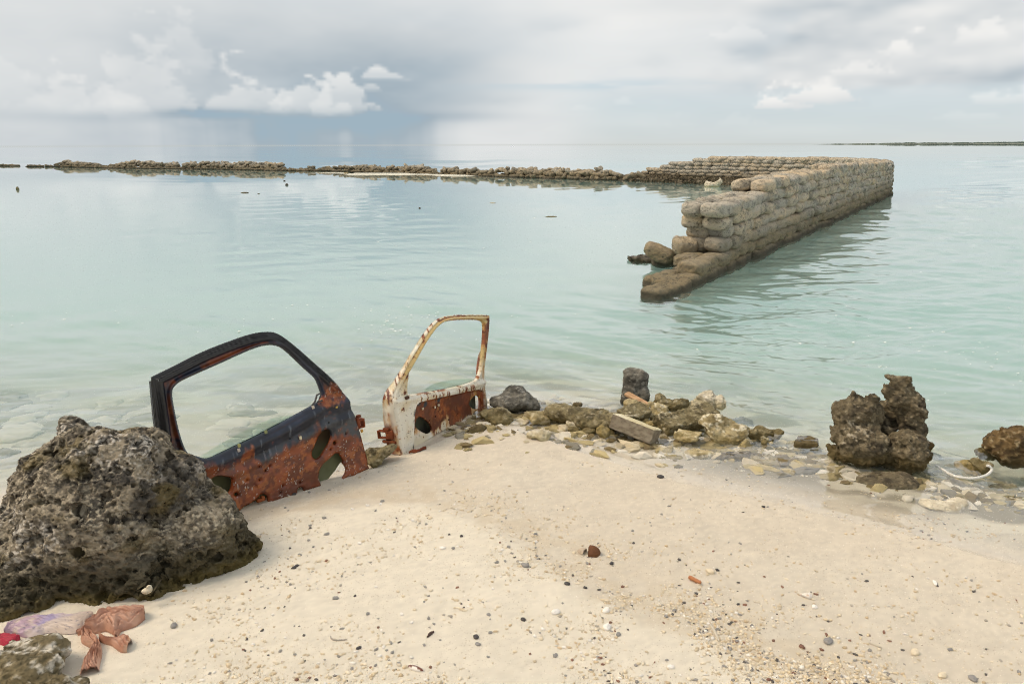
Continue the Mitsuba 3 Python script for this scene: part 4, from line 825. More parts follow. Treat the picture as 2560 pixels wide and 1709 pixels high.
# the hinge side: a wide folded face, deep below and narrow along the frame
def deep_strip(pl, path, d0, d1, col, t=.003):
    p = np.asarray(path); n = len(p); rows = 7; d0, d1 = np.broadcast_to(d0, n), np.broadcast_to(d1, n); V, uvs = [], []
    for r in range(rows):
        t_ = r / (rows - 1); d = d0 * (1 - t_) + d1 * t_
        bulge = .006 * math.sin(t_ * math.pi * 2) + .004 * (t_ > .45) * (t_ < .75)
        tg = np.gradient(p, axis=0); tg /= np.linalg.norm(tg, axis=1, keepdims=True) + 1e-9
        V.append(pl.at(p + np.stack([-tg[:, 1], tg[:, 0]], 1) * bulge, d)); uvs.append(np.c_[p[:, 0] + d * 1.0, p[:, 1]])
    F = grid_faces(rows, n); V = np.vstack(V); uvs = np.vstack(uvs)
    N = vnormals(V, F); V2 = np.vstack([V, V - N * t]); return V2, np.vstack([F, F[:, ::-1] + len(V)]), np.vstack([uvs, uvs])
lp = dens(np.vstack([w_left, w_top]), .006); vv_ = lp[:, 1]; vb = wbelt[0, 1]
dfar = -np.interp(vv_ + .8 * np.maximum(lp[:, 0] - lp[:, 0].min() - .02, 0), [0, vb * .6, vb, vb + .12, vb + .3, 2], [.105, .105, .080, .055, .044, .042])
V2, F2, U2 = deep_strip(pw, lp, -.010, dfar, None)
m1, m2 = nfbm(np.c_[U2 * 12, U2[:, :1] * 0], 4, 81), nfbm(np.c_[U2 * np.array([60, 14]), U2[:, :1] * 0], 3, 82)
cc = lerp((.66, .62, .52), (.54, .46, .30), ss(.42, .62, m1)); cc = lerp(cc, (.48, .25, .07), ss(.48, .6, m2) * .7)
cc = lerp(cc, rust(U2, 25), np.maximum(ss(.58, .66, m2), ss(.24, .10, U2[:, 1] + .25 * (m1 - .5)) * ss(-.01, -.06, U2[:, 0])))
put(f'{kw_}__hinge_side', (V2, F2), 'painted_steel', True, np.clip(cc, 0, 1)); tag(f'{kw_}__hinge_side', 'white hinge side face streaked with rust')
rp_ = dens(w_right, .006); V3, F3, U3 = deep_strip(pw, rp_, -.010, -np.interp(rp_[:, 1], [0, vb, vb + .1, 2], [.08, .07, .03, .03]), None)
put(f'{kw_}__lock_side', (V3, F3), 'painted_steel', True, lerp((.55, .46, .28), rust(U3, 27), ss(.42, .55, nfbm(np.c_[U3 * 16, U3[:, :1] * 0], 3, 84))))
garc = soft(pw.uv(Zw([(605, 858), (622, 832), (650, 805), (700, 780), (800, 755), (920, 742), (1030, 737)])), 2)
glass(pw, np.vstack([garc, pw.uv(Zw([(1040, 790), (820, 850), (620, 885)]))]), -.035, f'{kw_}__window_glass'); tag(f'{kw_}__window_glass', 'rounded edge of greenish window glass')
# hinge bracket at the foot of the hinge side
hb = pw.at(pw.uv(Zw([(352, 1240)])), [-.075])[0]; X3, Y3 = -pw.N, -pw.U
ms = []
for (a, b, cz, r) in ((.030, .006, .020, (.045, .012, .005)), (.030, .006, -.022, (.045, .012, .005)), (.072, .008, -.001, (.005, .012, .025)), (-.010, .006, 0, (.028, .010, .026)), (.012, .010, .034, (.022, .008, .009)), (.0, .006, -.045, (.05, .010, .010))):
    m = manifold_round(r, .25, 2); ms.append((hb + a * X3 + b * Y3 + cz * pw.V + m[0] @ np.stack([X3, Y3, pw.V]), m[1]))
hv, hf = join(ms); put(f'{kw_}__hinge', (hv, hf), 'rusty_steel', True, rust(hv[:, [1, 2]], 29) * .7); tag(f'{kw_}__hinge', 'dark rusty hinge loop low on the hinge side')
m = manifold_round((.020, .009, .012), .25, 2); c = pw.at(pw.uv(Zw([(408, 905)])), [.004])[0]
put(f'{kw_}__door_check', (c + m[0] @ np.stack([pw.U, pw.V, pw.N]), m[1]), 'rusty_steel', True, np.tile((.07, .03, .018), (len(m[0]), 1)))
for a, b in ((675, 990), (567, 1002), (708, 970), (438, 945)):
    m = manifold_round((.006, .007, .004)); c = pw.at(pw.uv(Zw([(a, b)])), [-.006])[0]
    part(kw_, 'clip', (c + m[0] @ np.stack([pw.U, pw.V, pw.N]), m[1]), 'shell_surface', True, np.tile((.58, .50, .36), (len(m[0]), 1)))
# scrap of rusty steel on the sand in front of the white door
a, b = G(1022, 1131, .012), G(1066, 1119, .012); L = np.linspace(0, 1, 24)[:, None]; mid = a + (b - a) * L
wd = .016 * np.sin(np.pi * np.clip(L, .05, .97)) ** .8; sd = np.array([.35, -.9, 0])
rowsv = [mid + sd * wd * k + [0, 0, 1] * (.010 * (1 - k * k) + .004 * np.sin(9 * L + k)) for k in (-1, -.3, .4, 1)]
V = np.vstack(rowsv); F = grid_faces(4, 24); V = np.vstack([V, V - [0, 0, .006]])
put(thing('steel_scrap', 'thin curled strip of rusty steel on the wet sand in front of the white door', 'metal scrap'), (V, np.vstack([F, F[:, ::-1] + 96])), 'rusty_steel', True, rust(V[:, :2] * 2, 31))

# ------------------------------------------------------------------ sandbag sea wall
def bag(sub, seed, L=.31, W=.168, Hh=.110):
    """a set cement bag: pillow with blunt tied ends, sagged and dented"""
    m = trimesh.creation.icosphere(subdivisions=sub); d = m.vertices
    r = (((np.abs(d[:, 1]) ** 3.3 + np.abs(d[:, 2]) ** 3.3) ** (5.5 / 3.3) + np.abs(d[:, 0]) ** 5.5)) ** (-1 / 5.5)
    P = d * r[:, None]; t = np.abs(P[:, 0])
    P[:, 1:] *= (1 - .13 * ss(.6, 1.0, t))[:, None]
    P = P * [L, W, Hh]
    P = P + vnormals(P, m.faces) * (.045 * (nfbm(P * 5 + seed * 11, 3, seed) - .5) + (.024 * (nfbm(P * 20 + seed, 3, seed + 5) - .5) if sub > 2 else 0))[:, None]
    P[:, 2] -= .02 * np.cos(P[:, 0] / L * 1.5); return P, m.faces
TINTS = ('cement_bag', 'cement_bag_grey', 'cement_bag_tan')
BAGS = {s: [mikit.ply(bag(s, i), TINTS[i % 3], smooth=True) for i in range(9 if s > 1 else 6)] for s in (1, 2, 3, 4)}
BAGM = {s: [bag(s, i) for i in range(5)] for s in (1, 2)}
def rot_rpy(yaw, pit_, rol):
    c, s = math.cos(pit_), math.sin(pit_); Rp = np.array([[c, 0, -s], [0, 1, 0], [s, 0, c]])
    c, s = math.cos(rol), math.sin(rol); Rr = np.array([[1, 0, 0], [0, c, -s], [0, s, c]]); return rotz(yaw) @ Rp @ Rr
def mat(c, Rm, sc):
    M = np.eye(4); M[:3, :3] = Rm * np.asarray(sc)[None, :]; M[:3, 3] = c; return M
def cam_size(c):
    d = (np.asarray(c) - C0); w = d @ CF
    return .55 * FOC / w if w > .1 else 0
def lay(parent, name, items, most, rest_label):
    """items: (centre, rotation, scale, shown): the ones that show largest become parts, the rest one part"""
    items = sorted(items, key=lambda t: -cam_size(t[0]) * t[3]); rest = []
    for i, (c, Rm, sc, sh) in enumerate(items):
        if i < most and sh > .4:
            z = cam_size(c); sub = 4 if z > 105 else 3 if z > 45 else 2 if z > 17 else 1
            b = BAGS[sub]; d = b[int(rgb.integers(len(b)))]
            k = key_for(f'{parent}__{name}'); scene[k] = {**d, 'to_world': T4(mat(c, Rm, sc).tolist())}
        else:
            v, f = BAGM[1][int(rgb.integers(5))]; rest.append((v @ (Rm * np.asarray(sc)[None, :]).T + c, f))
    if rest:
        k = f'{parent}__{name}_fill'; put(k, join(rest), 'cement_bag', True); tag(k, rest_label, kind='stuff')
rgb = np.random.default_rng(9)
PA, PB = np.array([1.72, 9.22]), np.array([13.75, 29.3])
wpath = spline([PA, PA + (PB - PA) * .33, PA + (PB - PA) * .66, PB - (PB - PA) / 30, PB + [.55, 1.1], [14.75, 32.6], [14.75, 34.3], [13.9, 36.0], [12.2, 37.8], [9.6, 40.8], [7.9, 43.0], [7.2, 44.2]], 40)
wl = np.r_[0, np.cumsum(np.linalg.norm(np.diff(wpath, axis=0), axis=1))]
def wat(s):
    p = np.array([np.interp(s, wl, wpath[:, 0]), np.interp(s, wl, wpath[:, 1])]); q = np.array([np.interp(s + .1, wl, wpath[:, 0]), np.interp(s + .1, wl, wpath[:, 1])])
    t = (q - p) / np.linalg.norm(q - p); return p, t
ARM = float(np.linalg.norm(PB - PA))
def s_near(u, v, z): return max(0.0, float((G(u, v, z)[:2] - PA) @ ((PB - PA) / ARM)))
CH = .187
starts = [0.26, s_near(1697, 672, .22), s_near(1731, 622, .41), s_near(1730, 590, .56), s_near(1724, 560, .75), s_near(1735, 530, .93), s_near(1838, 468, 1.12), s_near(2040, 415, 1.32)]
ends_u = [1606, 1612, 1617, 1630, 1660, 1692, 1744, 1790]
ends = []
for u in ends_u:
    ss_ = np.arange(ARM + 6, wl[-1] - .2, .1); pu = [1280 + FOC * ((np.r_[wat(s)[0], .8] - C0) @ CR) / ((np.r_[wat(s)[0], .8] - C0) @ CF) for s in ss_]
    ok = np.where(np.array(pu) < u)[0]; ends.append(ss_[ok[0]] if len(ok) else ss_[-1])
starts[1] += .30; starts[2:] = [q + .85 for q in starts[2:]]
items = []
for k in range(8):
    for row in (0, 1):
        s = starts[k] + .28 + (0 if row == 0 else (.75, .75, .10, -.06, .05, .12, -.08, .3)[k]); first = True
        if k == 7 and row == 1: s += .4
        while s < ends[k] - .2:
            if k == 7 and ARM + 1.2 < s < ARM + 3.4 and row == 0 and False: s += .5; continue
            p, t = wat(s); inn = np.array([-t[1], t[0]]) ; far = s > ARM + 4
            off = .17 + .31 * row
            batter = .008 * k
            zf = np.interp(s, [0, 1.2, 3.5, 6.5, 9, ARM, ARM + 5, 60], [.84, .87, .95, 1, 1, .87, .90, .92])
            c = np.r_[p + inn * (off + batter + rgb.normal(0, .018)), .015 + CH * k * zf + rgb.normal(0, .010)]
            if k == 7: c[2] -= .06
            yaw = math.atan2(t[1], t[0]) + rgb.normal(0, .055)
            sc = (rgb.uniform(.93, 1.05), rgb.uniform(.95, 1.1), rgb.uniform(.95, 1.06))
            lastrow = s > ends[k] - .8
            vis = 1.0 if (row == 0) != far else (.75 if k >= 6 or first or lastrow or s - starts[min(k + 1, 7)] < 0 else .2)
            if far and (row == 0): vis = .2 if k < 6 else .7
            items.append((c, rot_rpy(yaw, rgb.normal(0, .045), rgb.normal(0, .12)), sc, vis)); s += rgb.uniform(.49, .56); first = False
wall = thing('sandbag_wall', 'curving sea wall of stacked cement sandbags running out into the lagoon', 'sea wall')
lay(wall, 'sandbag', items, 300, 'remaining sandbags of the wall, mostly inside it and at its far bend')

# tumbled bags and weed at its near end
def loose(u, v, z, yaw, pt, rl, sc, label, sub=4):
    c = G(u, v, z); k = thing('loose_sandbag', label, 'sandbag', None)
    scene[k] = {**BAGS[sub][int(rgb.integers(9))], 'to_world': T4(mat(c, rot_rpy(yaw, pt, rl), sc).tolist())}
loose(1650, 630, .20, -.35, -.38, .1, (.78, .95, 1.0), 'loose sandbag tilted up at the left of the tumbled bags near the wall end')
loose(1712, 612, .34, .1, .0, .2, (.55, 1.05, 1.2), 'loose dark sandbag jammed against the stepped end of the wall')
loose(1705, 644, .08, .2, .1, .0, (.9, 1.1, 1.0), 'loose olive sandbag half sunk below the tilted one')
loose(1738, 640, .16, .75, .06, .1, (.8, 1.1, 1.0), 'loose sandbag under the dark one beside the wall foot')
loose(1660, 652, .03, .1, .0, .0, (.62, .8, .8), 'low loose sandbag at water level below the tilted one')
loose(1668, 706, .05, .95, .1, .2, (.7, .9, .9), 'loose grey sandbag lying in the water left of the lowest course', 4)
rock('seaweed_clump', 'clump of black seaweed on the water left of the tumbled sandbags', 'seaweed', [blob_px(1595, 647, 17, 9, 10.9, 26), blob_px(1613, 648, 17, 9, 10.9, 26), blob_px(1574, 650, 7, 6, 10.9, 10)], 'dark', 301, h=.018, rough=.035, freq=14, fine=.02, ffreq=40, crust=.9)

# dark rubble and a pale coral heap at the foot of the far arm
rub = []
for i in range(420):
    s = ARM + 7 + rgb.random() * (wl[-1] - ARM - 7.2); p, t = wat(s); inn = np.array([-t[1], t[0]])
    o = .7 + 1.5 * rgb.random() ** 1.3; c = np.r_[p + inn * o, max(.02, .30 - .16 * o) * rgb.uniform(.3, 1.2)]
    m = trimesh.creation.icosphere(subdivisions=1); W = m.vertices * rgb.uniform(.5, 1.4, (len(m.vertices), 1)) * rgb.uniform(.05, .17, 3)
    rub.append((W @ rot_rpy(*rgb.uniform(-3, 3, 3)).T + c, m.faces))
rv_, rf_ = join(rub)
put('rubble', (rv_, rf_), 'rock_surface', False, rock_colour(rv_, 'brown', 310, tide=.0, fine=9) * .75); tag('rubble', 'dark weedy rubble heaped along the inner foot of the far wall', kind='stuff')
rock('coral_heap', 'heap of bleached coral pieces at the waterline below the far wall', 'coral', [blob_px(1775, 462, 13, 7, 35.5, 12), blob_px(1790, 460, 10, 9, 35.5, 10), blob_px(1801, 456, 4, 12, 35.4, 5)], 'cream', 311, h=.05, rough=.10, freq=5, fine=.05, ffreq=12)

# ------------------------------------------------------------------ the far breakwater of tumbled bags
def breakwater(label, base, tops, most, seed):
    r = np.random.default_rng(seed); key = thing('breakwater', label, 'breakwater'); its = []
    bp = np.array([G(u, v)[:2] for u, v in base]); bl = np.r_[0, np.cumsum(np.linalg.norm(np.diff(bp, axis=0), axis=1))]
    su = np.array([u for u, _ in base], float)
    s = 0.0
    while s < bl[-1]:
        p = np.array([np.interp(s, bl, bp[:, 0]), np.interp(s, bl, bp[:, 1])]); q = np.array([np.interp(s + .3, bl, bp[:, 0]), np.interp(s + .3, bl, bp[:, 1])])
        u = np.interp(s, bl, su); hp = np.interp(u, [a for a, _ in tops], [b for _, b in tops])
        D = float((np.r_[p, 0] - C0) @ CF); Hm = max(.12, hp / FOC * D * 1.04)
        t = (q - p) / (np.linalg.norm(q - p) + 1e-9); back = np.array([-t[1], t[0]]); back = back * np.sign(back[1] + 1e-9)
        Hm *= r.uniform(.72, 1.12); nl = max(1, int(round(Hm / .18)))
        for k in range(nl):
            for row in range(3 if k < nl - 1 else 2):
                if r.random() < .10: continue
                c = np.r_[p + t * r.uniform(-.12, .12) + back * (.16 + .30 * row + .20 * k + r.uniform(-.08, .1)), .04 + (Hm - .14) * k / max(nl - 1, 1) * (1 if nl > 1 else 0) + r.uniform(-.04, .05)]
                mode = r.random()
                yaw = math.atan2(t[1], t[0]) + (r.normal(1.15, .4) if mode < .55 else r.normal(0, .6))
                its.append((c, rot_rpy(yaw, r.normal(0, .34), r.normal(0, .4)), (r.uniform(.55, 1.0), r.uniform(.6, 1.0), r.uniform(.65, 1.1)), 1.0 - .22 * row))
        s += r.uniform(.25, .36)
    lay(key, 'sandbag', its, most, 'remaining tumbled sandbags lying behind the front ones')
breakwater('low breakwater of tumbled sandbags from the sand bar to the far wall', [(800, 427), (900, 431), (1090, 437), (1280, 443), (1450, 449), (1600, 452)],
           [(800, 9), (850, 14), (1000, 17), (1030, 19), (1080, 13), (1170, 17), (1200, 15), (1290, 22), (1400, 23), (1500, 27), (1530, 18), (1560, 16), (1600, 16)], 300, 21)
breakwater('far low breakwater of tumbled sandbags on the left reflected in the calm water', [(68, 417), (140, 417), (290, 421), (540, 424), (690, 427), (800, 428)],
           [(68, 2), (110, 4), (140, 13), (180, 12), (235, 9), (250, 6), (275, 9), (300, 19), (340, 20), (420, 15), (500, 17), (600, 18), (680, 17), (700, 6), (740, 9), (765, 12), (800, 6)], 300, 22)
breakwater('tiny far heap of sandbags at the left edge of the photo beyond a gap', [(-60, 415), (34, 416)], [(-60, 5), (0, 5), (20, 5), (34, 2)], 40, 23)

# ------------------------------------------------------------------ far island with its trees
isl = []
for i, (a, b, h_) in enumerate(((2040, 2110, 2.0), (2090, 2330, 5), (2200, 2420, 6), (2380, 2700, 7.5))):
    p, q = G(a, 361)[:2], G(b, 361)[:2]
Dy = 3400.0
xs = np.linspace((2030 - 1280) / FOC * Dy, (2900 - 1280) / FOC * Dy, 160); hh = np.interp(xs / Dy * FOC + 1280, [2030, 2080, 2900], [.2, 1.2, 2.0])
ring_ = []
for j_, (o, zz) in enumerate(((-60, -1.), (-30, .6), (0, 1.0), (60, .8), (120, -1.))):
    ring_.append(np.stack([xs, Dy + o + 25 * np.sin(xs / 90), np.maximum(hh * zz, -1)], 1))
V = np.vstack(ring_); put('island', (V, grid_faces(5, 160)), 'rock_surface', True, np.tile((.20, .22, .19), (len(V), 1))); tag('island', 'long low island on the horizon at the right', kind='structure')
tr = []; rgi = np.random.default_rng(13)
for i in range(1300):
    x = rgi.uniform(xs[0], xs[-1]); u = x / Dy * FOC + 1280
    hm = np.interp(u, [2030, 2060, 2085, 2095, 2150, 2230, 2300, 2480, 2520, 2560, 2900], [.3, 1.5, 3.0, 2.0, 3.2, 5.5, 5, 6.5, 7.5, 8.5, 10]) * (.65 + .6 * nnoise(np.array([[x / 22, 0, 0]]))[0])
    if abs(u - 2428) < 3: continue
    m = trimesh.creation.icosphere(subdivisions=0); W = m.vertices * (1 + .35 * (rgi.random((len(m.vertices), 1)) - .5)) * [rgi.uniform(5, 12), 5, hm * .7] + [x, Dy + rgi.uniform(0, 60), hm * .5]
    tr.append((W, m.faces))
V, F = join(tr); put('far_trees', (V, F), 'rock_surface', False, lerp((.10, .14, .12), (.17, .21, .18), nnoise(V * .1))); tag('far_trees', 'far line of low trees on the island at the horizon', kind='stuff')

# ------------------------------------------------------------------ cloths beside the boulder
def ground(u, v, dz=0.0):
    p = G(u, v, .12)
    for _ in range(6): p = G(u, v, gz(p[0], p[1]) + dz)
    return p
Zc = lambda L: [(a / 5.593, 1500 + b / 5.593) for a, b in L]
def ribbon(left, right, n, lift, seed, fold=.010, nx=28):
    """cloth between two outlines on the sand; lift: crown height over its width"""
    Lp = spline([ground(*p) for p in Zc(left)], 14); Rp = spline([ground(*p) for p in Zc(right)], 14)
    def rs(P):
        l = np.r_[0, np.cumsum(np.linalg.norm(np.diff(P, axis=0), axis=1))]; t = np.linspace(0, l[-1], n); return np.stack([np.interp(t, l, P[:, k]) for k in range(3)], 1)
    Lp, Rp = rs(Lp), rs(Rp); t = np.linspace(0, 1, nx)
    P = Lp[:, None] * (1 - t)[None, :, None] + Rp[:, None] * t[None, :, None]
    P[..., 2] = terrain(P[..., 0], P[..., 1])[0]
    q = np.broadcast_to(t, P.shape[:2]); s = np.linspace(0, 1, n)[:, None]
    nn = nfbm(P * 15 + seed, 3, seed) - .5
    crease = 1.2 * np.abs(np.sin(q * 9 + 7 * nn + s * 7 + seed)) ** .45 + .8 * np.abs(np.sin(q * 23 + 12 * nn - s * 15)) ** .6 + .5 * np.abs(np.sin(q * 41 - 15 * nn + s * 9)) ** .7
    P[..., 2] += .004 + lift * np.sin(np.pi * np.clip(q, .0, 1)) ** .6 * (.5 + nn * 1.4) + fold * crease * np.minimum(1, np.minimum(q, 1 - q) * 9)
    V = P.reshape(-1, 3); F = grid_faces(n, nx); return np.vstack([V, V - [0, 0, .003]]), np.vstack([F, F[:, ::-1] + len(V)])
cl = [ribbon([(1240, 400), (1330, 290), (1420, 225), (1600, 180), (1800, 190), (1950, 165), (2030, 190)], [(1190, 440), (1330, 470), (1480, 440), (1600, 490), (1700, 440), (1900, 370), (2030, 270)], 90, .020, 3, .014, 60),
      ribbon([(1250, 400), (1150, 470), (1135, 580), (1200, 640), (1290, 690), (1240, 790), (1160, 900), (1110, 1080)], [(1330, 440), (1230, 480), (1330, 520), (1400, 600), (1430, 720), (1420, 820), (1395, 920), (1390, 1000)], 90, .008, 5, .010, 40),
      ribbon([(1390, 580), (1480, 620), (1560, 640), (1640, 700), (1700, 735), (1780, 735)], [(1400, 560), (1500, 600), (1620, 580), (1700, 560), (1790, 530), (1855, 610)], 60, .020, 7, .008, 36),
      ribbon([(1600, 480), (1590, 520), (1610, 550)], [(1690, 450), (1660, 510), (1645, 545)], 16, .012, 8, .006, 10),
      ribbon([(1070, 470), (1150, 420), (1250, 380)], [(1090, 500), (1170, 470), (1260, 420)], 18, .012, 9, .005, 8)]
V, F = join(cl); kn = nfbm(V * 25, 3, 9); kz = nfbm(V * 9, 3, 10)
kc = lerp((.36, .175, .115), (.50, .29, .205), ss(.35, .65, kn)); kc = lerp(kc, (.50, .39, .28), ss(.56, .70, kz) * .75)
put(thing('cloth', 'crumpled terracotta brown cloth with trailing strips on the sand below the boulder', 'cloth'), (V, F), 'rubber', True, kc)
V, F = ribbon([(60, 470), (100, 370), (200, 320), (400, 250), (620, 235), (800, 215), (1000, 230), (1200, 200), (1310, 215)], [(90, 500), (230, 500), (400, 530), (560, 500), (640, 470), (800, 465), (950, 480), (1150, 440), (1310, 260)], 80, .012, 11, .007, 50)
pn = nfbm(V * 10, 4, 12); pz = nfbm(V * 40, 3, 14)
pc = lerp((.42, .30, .37), (.33, .28, .44), ss(.4, .62, pn)); pc = lerp(pc, (.58, .49, .39), np.maximum(ss(.52, .66, pz) * .7, ss(.50, .62, nfbm(V * 6, 3, 15)) * .8))
pc = lerp(pc, (.20, .17, .22), ss(.74, .80, nnoise(V * 160)) * .8)
put(thing('cloth', 'faded lilac mesh cloth half buried in sand along the foot of the boulder', 'cloth'), (V, F), 'shell_surface', True, pc)
V, F = ribbon([(-40, 560), (20, 520), (120, 512), (220, 530), (290, 560)], [(-40, 600), (30, 630), (110, 645), (200, 635), (285, 580)], 40, .022, 17, .006, 26)
w_ = (np.abs((V[:, 0] * 420) % 2 - 1) * np.abs((V[:, 1] * 420) % 2 - 1))
put(thing('net_bag', 'small piece of red netting half buried at the left edge of the photo', 'net'), (V, F), 'shell_surface', True, lerp((.42, .02, .05), (.22, .01, .03), ss(.3, .6, w_)))
rock('coral_piece', 'little cream coral piece caught on the lower face of the big boulder', 'coral', [(on_y(364, 1476, 2.742), np.array([.018, .012, .011]), .3), (on_y(372, 1470, 2.742), np.array([.010, .010, .012]), .3)], 'cream', 320, h=.003, rough=.006, freq=40, warp=.004, k=.006, fine=.002, tide=-1)

# ------------------------------------------------------------------ shells, pebbles and gravel on the sand
rgp = np.random.default_rng(31)
def pebble_mesh(seed, sub, fl=.6):
    m = trimesh.creation.icosphere(subdivisions=sub); W = m.vertices * (1 + .55 * (nfbm(m.vertices * 1.4 + seed * 7, 2, seed) - .5))[:, None]; return W * [1, .78, fl], m.faces
PC = {'dark': (.055, .05, .05), 'grey': (.25, .24, .23), 'brown': (.17, .085, .055), 'cream': (.66, .57, .42), 'white': (.78, .75, .70)}
PEB = {c: [mikit.ply(pebble_mesh(i, 2), 'shell_surface', smooth=True, color=np.clip(np.array(v) * (.85 + .3 * nfbm(pebble_mesh(i, 2)[0] * 4, 2, i))[:, None], 0, 1)) for i in range(4)] for c, v in PC.items()}
def peb(c, u, v, r, label, group, cat='pebble', name='pebble', sc=(1, 1, 1)):
    p = ground(u, v); kk = depth(p) / FOC * r; k = thing(name, label, cat, group)
    scene[k] = {**PEB[c][int(rgp.integers(4))], 'to_world': T4(mat(p + [0, 0, kk * .30], rotz(rgp.uniform(0, 6.28)), np.array(sc) * kk).tolist())}
for u, v, r, lab in ((1389, 1532, 12, 'white domed clam shell, left one of the three near the gravel'), (1515, 1528, 12, 'white domed clam shell, upper right one of the three near the gravel'), (1517, 1570, 13, 'white domed clam shell, lower one of the three near the gravel'), (1677, 1668, 10, 'white domed shell near the bottom edge of the photo'),
                  (2036, 1518, 9, 'small white shell on bare wet sand below the cone shell'), (1106, 1371, 8, 'small white shell on dry sand in the middle of the beach'), (1488, 1649, 6, 'tiny white shell below the three clam shells'), (1410, 1618, 6, 'tiny white shell left of the bottom clam shells'), (2337, 1459, 12, 'long white shell on wet sand at the right')):
    peb('white', u, v, r, lab, None, 'shell', 'shell', (1, .9, .95) if u != 2337 else (1.1, .45, .45))
for u, v, r, c, lab in ((1313, 1415, 11, 'grey', 'flat dark grey stone with a broken corner beside the gravel'), (435, 1565, 11, 'grey', 'round grey brown pebble on the sand below the boulder tip'), (1190, 1593, 9, 'dark', 'oval black pebble left of the bottom clam shells'), (1308, 1549, 8, 'dark', 'black angular pebble left of the clam shells'), (1195, 1611, 8, 'grey', 'grey rounded pebble just below the oval black pebble'),
                     (735, 1420, 7, 'dark', 'black pebble on dry sand right of the boulder'), (897, 1620, 7, 'dark', 'square black pebble near the bottom middle of the photo'), (839, 1496, 8, 'grey', 'blue grey pebble on the dry sand left of centre'), (817, 1336, 7, 'grey', 'grey pebble on dry sand below the dark door'), (1546, 1586, 8, 'grey', 'brown grey pebble right of the lowest clam shell'),
                     (1388, 1639, 8, 'grey', 'round grey pebble near the bottom edge in the middle'), (1529, 1409, 7, 'dark', 'black pebble in the gravel below the coconut husk'), (1793, 1425, 6, 'dark', 'black pebble beside the white chips right of the terracotta stick'), (1418, 1460, 8, 'dark', 'dark flat pebble left edge of the gravel band'), (2070, 1605, 14, 'grey', 'grey flat pebble in the gravel near the bottom right'),
                     (2287, 1633, 14, 'cream', 'olive cream pitted stone on wet sand near the bottom right'), (2355, 1690, 13, 'cream', 'pale rough coral bit at the bottom right'), (2432, 1698, 13, 'grey', 'grey rough coral bit at the bottom right corner'), (1775, 1430, 12, 'cream', 'cream pitted coral bit right of the terracotta stick'), (2375, 1624, 7, 'grey', 'thin grey flake on wet sand near the bottom right'),
                     (1651, 1193, 9, 'dark', 'black shell fragment in the thin water film'), (1909, 1267, 5, 'dark', 'small dark chip on wet sand at the right'), (2005, 1618, 9, 'brown', 'reddish stone in the gravel at the bottom right'), (2054, 1624, 6, 'brown', 'orange pebble in the gravel at the bottom right')):
    peb(c, u, v, r, lab, None, sc=(1, .9, .85))
inband = lambda P: seg_dist(P, DRY)
cnt = 0
LABS = {'dark': 'small dark pebble scattered on the beach', 'grey': 'small grey pebble scattered on the beach', 'brown': 'small brown pebble scattered on the beach', 'cream': 'small cream coral pebble scattered on the beach', 'white': 'small white shell chip scattered on the beach'}
while cnt < 150:
    u, v = rgp.uniform(620, 2300), rgp.uniform(1230, 1705); p = ground(u, v); P = p[None, :2]
    d = seg_dist(P, DRY)[0]; ins = in_poly(P, DRYP)[0]
    if rgp.random() > ((.6 if ins else .10) + .9 * math.exp(-((d - .08) / .2) ** 2)): continue
    c = rgp.choice(['dark', 'grey', 'brown', 'cream', 'white'], p=[.04, .20, .10, .46, .20]); peb(c, u, v, rgp.uniform(3, 6), LABS[c], f'{c} pebbles on the beach'); cnt += 1
# coconut husk, stick, cone shell
def cap_mesh(c, r, yaw, pt, open_=.55, n=18):
    th = np.linspace(0, math.pi * open_, 12); ph = np.linspace(0, math.pi * 1.15, n); A, Bq = np.meshgrid(th, ph)
    W = np.stack([np.cos(A) * 1.25, np.sin(A) * np.cos(Bq), np.sin(A) * np.sin(Bq)], -1).reshape(-1, 3); W = W * (1 + .10 * (nfbm(W * 4, 2, 3) - .5))[:, None]
    W2 = W * .88; V = np.vstack([W, W2]) * r @ rot_rpy(yaw, pt, 0).T + c; F = grid_faces(n, 12); return V, np.vstack([F, F[:, ::-1] + len(W)])
p = ground(1478, 1384); V, F = cap_mesh(p + [0, 0, .006], np.array([.034, .030, .034]), -.35, .1)
q, g_ = cap_mesh(p + [-.032, .008, .002], np.array([.024, .022, .020]), 2.6, .1)
hc = lerp((.17, .07, .03), (.10, .045, .02), nnoise(np.vstack([V, q]) * 220)); hc[len(V):] = lerp((.42, .33, .24), (.50, .42, .32), nnoise(q * 150))
put(thing('coconut_husk', 'broken brown coconut husk lying in the gravel band', 'husk'), join([(V, F), (q, g_)]), 'rusty_steel', True, hc)
a, b = ground(1724, 1442, .012), ground(1752, 1456, .010)
sv, sf = tube(np.linspace(a, b, 14) + np.random.default_rng(1).normal(0, .0008, (14, 3)), .0085 * (1 - .25 * np.linspace(0, 1, 14) ** 3), 10); put(thing('stick', 'short terracotta coloured stick on the gravel', 'stick'), (sv, sf), 'rusty_steel', True, lerp((.46, .20, .09), (.36, .15, .07), nnoise(sv * 300)))
p = ground(2022, 1496); t_ = np.linspace(0, 1, 40); rad = .016 * (1 - t_) * (1 + .12 * np.sin(t_ * 34)) + .0005; ax_ = np.array([-.85, .35, .0])
sv, sf = tube(p + [.012, 0, .010] + ax_ * (t_[:, None] * .055), rad * ss(-.05, .18, t_), 14); put(thing('cone_shell', 'white spiral cone shell on the bare wet sand', 'shell'), (sv, sf), 'shell_surface', True, lerp((.74, .70, .64), (.55, .40, .30), ss(.6, .8, nnoise(sv * 160))))
